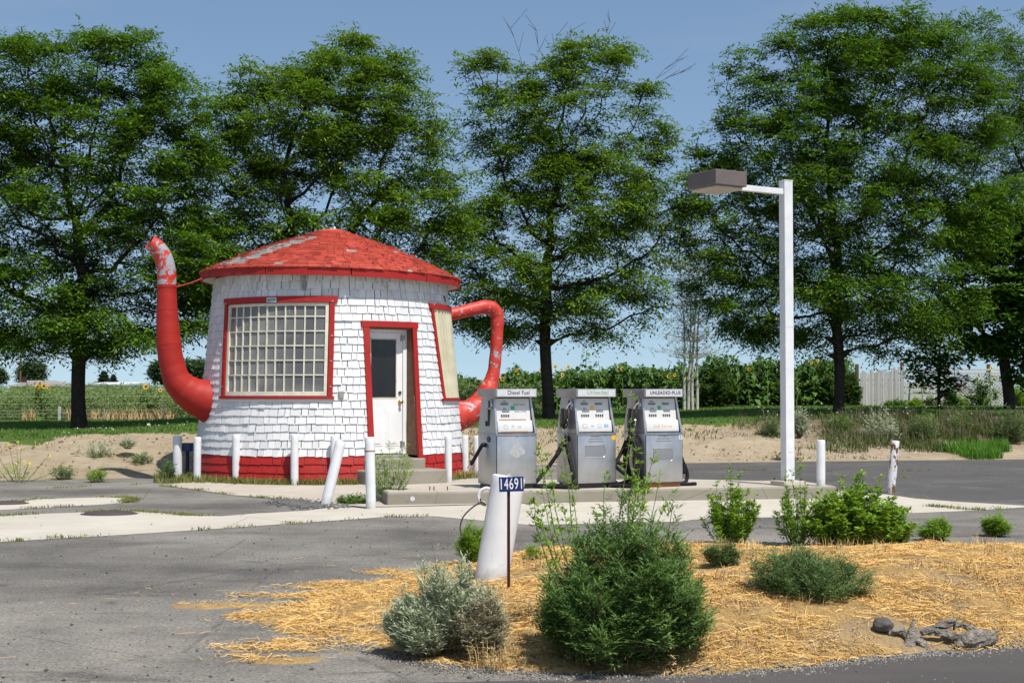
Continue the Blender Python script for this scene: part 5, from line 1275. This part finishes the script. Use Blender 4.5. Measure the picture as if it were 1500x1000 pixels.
mass('far_field', 'far green field beyond the trees', 'crop', 9000, lambda r, n: r.uniform(-60,60,n), lambda r, n, X: 64+r.uniform(0,1,n)*40, lambda X, Y, r: .75*r.uniform(0,1,len(X)), .5, FIELD, 144, False, .35, .16, 4)
rng = np.random.default_rng(145); n = 2600; X = rng.uniform(-14,-4,n); P = np.stack([X, 40.5+rng.uniform(0,.6,n), zground(X, np.full(n,40.6))], -1); m = np.array([fbm(a,1.,.5,3) for a in X]) > -.12
V, Q = blades(P[m], .38, .022, .5, rng); tag(npmesh('dry_fence_grass', V, Q, DRYGRASS), 'brown dry growth along the wire fence', 'dry grass', kind='stuff')
def sunflower(px, ytop, Y, label, heads, seed, pb=603, lw=.24):
    rng = np.random.default_rng(seed); b = dp(px, pb, Y); b.z = float(zground(np.float64(b.x), np.float64(b.y))); k = F/Y
    root = empty('sunflower', b, 0, label, 'sunflower', 'sunflowers along the field edges')
    H = dp(px, ytop, Y).z-b.z
    mb = MB(); pts = [(rng.normal(0,.02), rng.normal(0,.02), H*t) for t in np.linspace(0,1,6)]; mb.tube(pts, [.022,.02,.018,.016,.013,.008], 6); mb.build('stem', GSTEM, root, True)
    n = int(16+H*14); t = rng.uniform(.12, 1.0, n); az = rng.uniform(0, 2*PI, n); A = norm(np.stack([np.cos(az), np.sin(az), rng.normal(.05,.2,n)], -1))
    off = rng.uniform(.04,.30,n)*(1.15-t)
    P = np.stack([off*np.cos(az), off*np.sin(az), H*t], -1); L = lw*(1.25-.6*t)*rng.uniform(.7,1.2,n)
    V, Q = bigleaves(P, A, L, L*.78, .55, rng); npmesh('leaves', V, Q, SUNLEAF, root)
    for (hx, hy, s) in heads:
        c = dp(hx, hy, Y)-b+Vector((0,-.10,0)); f = Vector((rng.normal(.25,.25), -1, rng.normal(.05,.15))).normalized()
        q = f.to_track_quat('Z', 'Y').to_matrix().to_4x4(); Mx = Matrix.Translation(c) @ q; R_ = .076*s
        mb = MB()
        for j in range(18):
            a = j*2*PI/18; d = Vector((math.cos(a), math.sin(a), 0)); p = Vector((-d.y, d.x, 0))*R_*.17
            mb.add([Mx @ (d*R_*.45), Mx @ (d*R_*.8+p+Vector((0,0,.008))), Mx @ (d*R_*1.08), Mx @ (d*R_*.8-p+Vector((0,0,.004)))], [(0,1,2,3)])
        hd = mb.build('flower_head', PETAL, root)
        mb = MB(); vs = [Mx @ Vector((R_*.42*math.cos(j*PI/6), R_*.42*math.sin(j*PI/6), .006)) for j in range(12)]+[Mx @ Vector((0,0,.02))]
        mb.add(vs, [(j,(j+1) % 12,12) for j in range(12)]); mb.build('disc', DISC, hd)
        mb = MB(); mb.tube([Vector((0,0,H*.8)), (c+Vector((0,.05,.0))+Vector((0,0,H*.86)))*.5, c+Vector((0,.02,0))], .009, 5); mb.build('flower_stalk', GSTEM, root, True)
for i, a in enumerate([
 (60,568,41.3,'cluster headed sunflower left of the leftmost tree trunk',[(57,566,1),(66,565,1.1),(60,561,.7),(55,569,.8),(73,568,.7)],626),
 (216,566,41.3,'single tall sunflower just left of the spout elbow',[(215,566,1.1),(236,571,.8)],624),
 (674,545,49.2,'leafy sunflower stalk in the gap right of the teapot wall',[],603),
 (738,556,49.5,'sunflower right beside the red handle',[(736,555,1.0)],603),
 (757,532,49.5,'tall sunflower between the handle and the middle tree trunk',[(757,542,.8),(760,549,.8)],603),
 (790,545,49.5,'sunflower showing yellow at the left side of the middle trunk',[(792,541,1)],603),
 (815,541,49.4,'sunflower touching the right side of the middle trunk',[(813,537,1.1)],603),
 (832,540,49.6,'sunflower turned up with an orange yellow head right of the middle trunk',[(832,537,1.0),(824,549,.8),(822,541,.7)],603),
 (858,514,49.3,'tallest leafy sunflower stalk above the Unleaded pump',[],603),
 (878,528,49.6,'second leafy stalk beside the tallest one above the Unleaded pump',[],603),
 (912,532,49.3,'broad leaved sunflower above the UNLEADED-PLUS pump',[(911,540,.9)],603),
 (948,555,49.6,'small sunflower stalk right of the broad leaved one',[],603),
 (981,545,49.6,'sunflower with paired heads left of the birch stems',[(979,551,.9),(988,549,.9)],603),
 (1006,556,49.2,'low sunflower at the foot of the birch stems',[(1008,553,.9),(1003,551,.6)],603),
 (1097,531,49.3,'leafy sunflower midway between birch and lamp post',[(1097,541,.9)],603),
 (1125,545,49.4,'bushy sunflower stalk left of the lamp post',[],603),
 (1192,535,49.6,'sunflower with two heads behind the lamp post',[(1188,531,.8),(1196,528,.9)],603),
 (1168,545,49.4,'leafy stalk just right of the lamp post',[],603),
 (1450,541,48.4,'garden sunflower with a bright head before the lattice',[(1451,539,1.0),(1458,552,.7),(1470,551,.8)],603),
 (1432,552,48.6,'lower garden sunflower left of the bright headed one',[(1432,549,.8),(1436,560,.6)],603)]):
    sunflower(*a[:5], 200+i, a[5])
GS = 'shrubs in the hedge row'
for i, (px, yt, w, lab) in enumerate([(1055,538,46,'dark rounded shrub right of the birch'),(1150,560,40,'shrub behind the lamp post'),(1215,552,50,'shrub by the trunk of the tall locust'),(1244,548,34,'shrub at the left end of the board fence'),(985,566,40,'low shrub left of the birch')]):
    b = dp(px, 600, 49.9); k = F/49.9
    stems_bush('shrub', lab, 'shrub', b, (602-yt)/k, w/2/k, 50, HEDGE, STEM, 900, .2, 6, .12, .06, 230+i, GS, sr=.012, t0=.1, jit=.05)
GGD = 'garden plants before the old fence'
for i, (px, pb, yt, w, lf, lab) in enumerate([(1340,603,587,22,WEED,'bright yellow green clump at the foot of the rail fence'),(1312,603,588,34,SUNLEAF,'strappy green clump at the foot of the board fence'),(1393,603,566,20,KOCHIA,'slim dark shrub where the lattice begins'),(1408,603,583,22,WEED,'pale yellow green garden plant before the lattice'),(1440,603,560,50,MAPLE,'dark garden bush under the garden sunflowers'),(1366,603,578,22,SAGE,'greyish garden plant beside the young tree'),(1492,600,562,30,WEED,'garden plant with orange flower at the right edge')]):
    b = dp(px, 601, 48.6); k = F/48.6
    stems_bush('garden_plant', lab, 'plant', b, (pb-yt)/k, w/2/k, 36, lf, GSTEM, 520, .14, 5, .085, .035, 240+i, GGD, sr=.006, t0=.1, jit=.03)
rng = np.random.default_rng(251)
for (px, py, lab) in ((1405,567,'orange garden flower in front of the lattice panel'),(1496,560,'orange garden flower at the right edge')):
    c = dp(px, py, 48.2); g = float(zground(np.float64(c.x), np.float64(c.y))); root = empty('flower', (c.x, c.y, g), 0, lab, 'flower', 'orange flowers')
    mb = MB(); mb.tube([(0,0,0),(0,0,c.z-g)], .008, 5); mb.build('stem', GSTEM, root)
    V, Q = fronds(np.tile(np.array([[0,0,c.z-g]]),(14,1))+rng.normal(0,.04,(14,3)), norm(rng.normal(0,1,(14,3))), np.full(14,.05), 5, .07, .05, 0, rng); npmesh('petals', V, Q, FLOWER_O, root)
# ------------------------------------------------------------------ fences
def gz(x, y): return float(zground(np.float64(x), np.float64(y)))
YF = 50.0; k = F/YF
def fx(px): return dp(px, 600, YF).x
def fz(py): return dp(750, py, YF).z
b = fx(1290); z0 = gz(b, YF)
bf = empty('board_fence', (b, YF, z0), 0, 'weathered white fence of upright boards beside the tall locust', 'fence'); rng = random.Random(3)
mb = MB(); x = 1260
while x < 1324:
    w = rng.uniform(2.1, 3.6); top = lerp(546, 539, (x-1260)/64)+rng.uniform(-3, 3)
    mb.box((fx(x+w/2)-b, -.02+rng.uniform(-.012,.012), (fz(top)-z0)/2+.01), (w*.94/k, .03, fz(top)-z0), Matrix.Rotation(rad(rng.uniform(-.6,.6)), 4, 'Y'), .004); x += w
mb.build('boards', FENCEW, bf)
for px, yt in ((1256.5, 533), (1323, 530)):
    mb = MB(); mb.box((fx(px)-b, .07, (fz(yt)-z0)/2), (.11,.11,fz(yt)-z0), None, .01); mb.build('post', POSTBROWN, bf)
mb = MB()
for zz in (.25, .95): mb.box((0, .025, zz), (64/k, .05, .09))
mb.build('rail', WOOD_GREY, bf)
b = fx(1357); z0 = gz(b, YF)
rf = empty('rail_fence', (b, YF, z0), 0, 'old white fence of wide horizontal rails behind the young tree', 'fence')
for y0, y1, a in ((541,544,.4),(548.5,554,-.5),(559,566.5,.3),(568.5,573.5,-.4),(577,586,.2),(597,601,0)):
    mb = MB(); mb.box(((fx(1357)-b), .02, (fz(y0)+fz(y1))/2-z0), (66/k, .035, fz(y0)-fz(y1)), Matrix.Rotation(rad(a), 4, 'Y'), .005); mb.build('rail', FENCEW, rf)
mb = MB(); mb.box((fx(1388)-b, .09, (fz(534)-z0)/2), (.10,.10,fz(534)-z0), None, .01); mb.build('post', POSTBROWN, rf)
b = fx(1430); z0 = gz(b, YF)
lf = empty('lattice_fence', (b, YF, z0), 0, 'grey white diagonal lattice panel with two top rails at right', 'fence')
x0, x1, zl, zh = fx(1391)-b, fx(1474)-b, fz(592)-z0, fz(549)-z0
mb = MB(); sp_ = .115; n = int((x1-x0+zh-zl)/sp_)+1
for d_ in (1, -1):
    for i in range(n):
        c = x0-(zh-zl)*(d_ > 0)+i*sp_*1.0 if d_ > 0 else x0+i*sp_
        pts = []
        for t in np.linspace(0, 1, 30):
            x = c+d_*(zh-zl)*t; z = zl+(zh-zl)*t
            if x0 <= x <= x1: pts.append((x, .004*d_, z))
        if len(pts) > 1:
            a, e = Vector(pts[0]), Vector(pts[-1]); v = e-a
            if v.length < .06: continue
            mt_ = Matrix.Translation((a+e)/2) @ Matrix.Rotation(-math.atan2(v.z, v.x), 4, 'Y'); mb.box((0,0,0), (v.length,.007,.042), mt_)
mb.build('lattice', FENCEW, lf)
for y0, y1 in ((540,542.5),(544.5,548),(593,600)):
    mb = MB(); mb.box(((x0+x1)/2, .03, (fz(y0)+fz(y1))/2-z0), (x1-x0+.1,.04,fz(y0)-fz(y1)), None, .004); mb.build('rail', FENCEW, lf)
mb = MB(); mb.box((fx(1450)-b, .09, (fz(533)-z0)/2), (.11,.11,fz(533)-z0), None, .01); mb.build('post', POSTBROWN, lf)
for (xa, ya, xb, yb, lab) in ((1340,512,1355.5,601,'long thin weathered pole leaning on the rail fence'),(1359,553,1368,601,'short weathered pole leaning right of the long one')):
    p = dp(xb, yb, YF-.7); p.z = gz(p.x, p.y); o = empty('leaning_pole', p, 0, lab, 'pole', 'poles leaning on the rail fence'); q = dp(xa, ya, YF-.1)-p
    mb = MB(); mb.tube([(0,0,-.05), q*.5, q], [.035,.03,.026], 8); mb.build('pole', FENCEW if False else WOOD_GREY, o, True)
    mb = MB(); mb.tube([q*.985, q*1.0], [.030,.028], 8); mb.build('pole_end', POSTBROWN, o, True)
# wire fence along the field
YW = 40.3; b = dp(87, 622, YW); z0 = gz(b.x, YW)
wf = empty('wire_fence', (b.x, YW, z0), 0, 'thin wire fence with a white post along the field', 'fence')
mb = MB(); mb.box((0,0,.21), (.07,.07,.46), None, .008); mb.build('post', FENCEW, wf)
for px, hh in ((240,.55),(330,.55),(-40,.5),(153,.34)):
    mb = MB(); mb.box((dp(px,600,YW).x-b.x, 0, hh/2), (.035,.035,hh), None, .005); mb.build('post', GALV, wf)
for i, y in enumerate((580.5,591,600.5,606,611,617)):
    z = dp(87, y, YW).z-z0; mb = MB(); pts = [(x-b.x, .02, z+.012*math.sin(x*1.1+i)) for x in np.linspace(dp(-60,600,YW).x, dp(340,600,YW).x, 18)]; mb.tube(pts, .0035, 5); mb.build('wire', GALV, wf)
# ------------------------------------------------------------------ rock, driftwood, gravel
b = on_mound(1293, 922); bm = bmesh.new(); bmesh.ops.create_icosphere(bm, subdivisions=4, radius=1)
for v in bm.verts:
    n_ = mnoise.fractal(v.co*1.3+Vector((5,1,2)), 1, 2, 4); v.co = Vector((v.co.x*.062, v.co.y*.05, v.co.z*.043))*(1+.16*n_)
me = bpy.data.meshes.new('rock'); bm.to_mesh(me); bm.free(); o = link('rock', me, ROCK, None, True); o.location = b+Vector((0,0,.03)); tag(o, 'rounded dark rock left of the driftwood', 'rock')
def gnarl(mb, pts, rs, seed, n=30):
    P = spline(pts, 16); Rr = splinef([q_*.80 for q_ in rs], 16); a = len(mb.v); mb.tube(P, Rr, n)
    for i in range(a, len(mb.v)):
        v = Vector(mb.v[i]); q = mnoise.fractal(Vector((v.x*7+seed, v.y*48, v.z*62)), 1, 2, 6); q2 = mnoise.fractal(v*9+Vector((seed,0,0)), 1, 2, 3)
        mb.v[i] = tuple(v+Vector((q2*.014+q*.010, q2*.010+q*.012, q*.024+q2*.016)))
g0 = on_mound(1400, 944); kd = F/g0.y; D_ = lambda px, py, dy=0: ((px-1400)/kd, dy, (944-py)/kd)
dw = empty('driftwood', g0, 0, 'grey weathered driftwood chunk with a dark hollow by the street edge', 'driftwood'); mb = MB()
gnarl(mb, [D_(1352,924,.05), D_(1375,926,.03), D_(1400,929,0), D_(1425,934,-.02), D_(1447,938,-.02)], [.022,.030,.034,.040,.022], 1)
gnarl(mb, [D_(1398,946,-.03), D_(1412,938,-.01), D_(1425,932,0), D_(1450,928,.02), D_(1468,924,.03)], [.030,.036,.036,.022,.006], 2)
gnarl(mb, [D_(1365,922,.04), D_(1385,915,.03), D_(1398,911,.03), D_(1402,906,.03)], [.012,.022,.028,.014], 3)
gnarl(mb, [D_(1400,920,.04), D_(1418,918,.05), D_(1433,922,.04)], [.016,.018,.008], 4)
gnarl(mb, [D_(1330,950,-.02), D_(1333,938,-.01), D_(1337,922,0), D_(1339,908,0)], [.050,.042,.026,.006], 5)
gnarl(mb, [D_(1354,950,-.03), D_(1347,938,-.01), D_(1340,925,0)], [.030,.034,.022], 6)
gnarl(mb, [D_(1332,930,.02), D_(1318,925,.03), D_(1304,928,.03)], [.022,.020,.013], 7)
gnarl(mb, [D_(1436,942,-.01), D_(1452,938,0), D_(1460,934,0)], [.026,.022,.010], 8)
mb.build('wood', DRIFT, dw, True)
rng = np.random.default_rng(300)
def pebbles(name, label, X, Y, s, mat):
    n = len(X); S = s*rng.uniform(.4,1.5,n)[:,None]; base = np.array([[1,0,0],[0,1,0],[-1,0,0],[0,-1,0],[0,0,.7],[0,0,-.5]]); V = base[None]*(1+rng.normal(0,.22,(n,6,3)))*S[:,None]
    a = rng.uniform(0,6.28,n); c, s_ = np.cos(a)[:,None], np.sin(a)[:,None]; V = np.stack([V[...,0]*c-V[...,1]*s_, V[...,0]*s_+V[...,1]*c, V[...,2]], -1)
    V += np.stack([X, Y, np.maximum(z_mound_np(X, Y), 0)+s*.3], -1)[:,None]
    f = np.array([[0,1,4],[1,2,4],[2,3,4],[3,0,4],[1,0,5],[2,1,5],[3,2,5],[0,3,5]]); Q = (np.arange(n)[:,None,None]*6+f[None]).reshape(-1,3)
    return tag(npmesh(name, V.reshape(-1,3), Q, mat), label, 'gravel', kind='stuff')
def peb_mat():
    g = G('pebbles'); return g.bsdf(g.mix(g.island(), (.05,.047,.045), (.36,.33,.29)), .9, 0, .2)
PEB = peb_mat()
n = 2600; pebbles('loose_gravel', 'loose gravel bits scattered over the old asphalt', rng.uniform(-5,4,n), 7.2+rng.uniform(0,1,n)**1.5*8, .006, PEB)
n = 420; pebbles('dark_pebbles', 'darker stones on the asphalt', rng.uniform(-6,4,n), 7.2+rng.uniform(0,1,n)**1.3*11, .011, ROCK)
n = 5200; t = rng.uniform(0,1,n); EX = [p[0] for p in MP[:13]]+[9.5]; EY = [p[1] for p in MP[:13]]+[10.9]
X = rng.uniform(-1.2,6,n); Y = np.interp(X, EX, EY)-.14+rng.normal(0,.075,n); pebbles('edge_gravel', 'grey gravel strip between the straw and the street', X, Y, .007, PEB)
P_ = rng.uniform(0,1,700)[:,None]; q0 = gp(415,734); q1 = gp(487,743); X = q0.x+(q1.x-q0.x)*P_[:,0]+rng.normal(0,.16,700); Y = q0.y+(q1.y-q0.y)*P_[:,0]+rng.normal(0,.22,700)
pebbles('broken_asphalt', 'crumbled asphalt bits at the leaning post', X, Y, .022, simple('asphalt_crumb', (.12,.118,.115), .9, 0, .3, 30))
n = 900; X = rng.uniform(-12,9,n); kk_ = rng.uniform(.05,1,n); Y = np.interp(X,BX,BY)+kk_*(np.interp(X,TX,TY)-np.interp(X,BX,BY))
S_ = z_mound_np; z_mound_np = lambda X, Y, rough=True: zground(X, Y)
pebbles('bank_clods', 'small clods and clumps on the sandy bank', X, Y, .028, simple('clod', (.20,.135,.075), .95, 0, .4, 20)); z_mound_np = S_
# ------------------------------------------------------------------ light, sky, camera
EL, AZ = rad(61.0), rad(-54.0)      # high summer sun behind the viewer's right shoulder
sd = Vector((math.cos(EL)*math.cos(AZ), math.cos(EL)*math.sin(AZ), math.sin(EL)))
su = bpy.data.lights.new('sun', 'SUN'); su.energy = 3.9; su.angle = rad(.53); su.color = (1.0,.955,.89)
so = bpy.data.objects.new('sun', su); COL.objects.link(so); so.rotation_euler = (-sd).to_track_quat('-Z', 'Y').to_euler(); so.location = (20,-5,40)
w = bpy.data.worlds.new('World'); SC.world = w; w.use_nodes = True; nt = w.node_tree
sk = nt.nodes.new('ShaderNodeTexSky'); sk.sky_type = 'NISHITA'; sk.sun_disc = False; sk.sun_elevation = EL
sk.sun_rotation = math.atan2(sd.x, sd.y); sk.altitude = 250; sk.air_density = 1.15; sk.dust_density = .8; sk.ozone_density = 2.2
bg = nt.nodes['Background']; bg.inputs[1].default_value = .10; 
tcw = nt.nodes.new('ShaderNodeTexCoord'); mpw = nt.nodes.new('ShaderNodeMapping'); mpw.inputs['Location'].default_value = (0,0,.115)
nt.links.new(tcw.outputs['Generated'], mpw.inputs[0]); nt.links.new(mpw.outputs[0], sk.inputs[0]); 
mu = nt.nodes.new('ShaderNodeMix'); mu.data_type = 'RGBA'; mu.blend_type = 'MULTIPLY'; mu.inputs[0].default_value = 1; mu.inputs[7].default_value = (.96,.955,.92,1); nt.links.new(sk.outputs[0], mu.inputs[6])
mpc = nt.nodes.new('ShaderNodeMapping'); mpc.inputs['Scale'].default_value = (1.2,1.2,7); nt.links.new(tcw.outputs['Generated'], mpc.inputs[0])
nc = nt.nodes.new('ShaderNodeTexNoise'); nc.inputs['Scale'].default_value = 2.2; nc.inputs['Detail'].default_value = 7; nc.inputs['Roughness'].default_value = .55; nt.links.new(mpc.outputs[0], nc.inputs['Vector'])
rc = nt.nodes.new('ShaderNodeMapRange'); rc.inputs[1].default_value = .46; rc.inputs[2].default_value = .78; rc.inputs[4].default_value = .22; nt.links.new(nc.outputs['Fac'], rc.inputs[0])
cl_ = nt.nodes.new('ShaderNodeMix'); cl_.data_type = 'RGBA'; nt.links.new(rc.outputs[0], cl_.inputs[0]); nt.links.new(mu.outputs[2], cl_.inputs[6]); cl_.inputs[7].default_value = (4.6,4.8,5.1,1)     # thin high haze
nt.links.new(cl_.outputs[2], bg.inputs[0])
cd = bpy.data.cameras.new('camera'); cam = bpy.data.objects.new('camera', cd); COL.objects.link(cam)
cd.lens = 50; cd.sensor_width = 36; cd.clip_start = .1; cd.clip_end = 6000; cam.location = (0,0,HC); cam.rotation_euler = (PI/2+TH, 0, 0); SC.camera = cam
vs_ = SC.view_settings; vs_.view_transform = 'Standard'; vs_.look = 'None'; vs_.exposure = .55; vs_.gamma = 1
SC.render.engine = 'CYCLES'; SC.cycles.max_bounces = 6; SC.cycles.diffuse_bounces = 3; SC.cycles.glossy_bounces = 3; SC.cycles.transmission_bounces = 4; SC.cycles.transparent_max_bounces = 4; SC.cycles.use_denoising = True
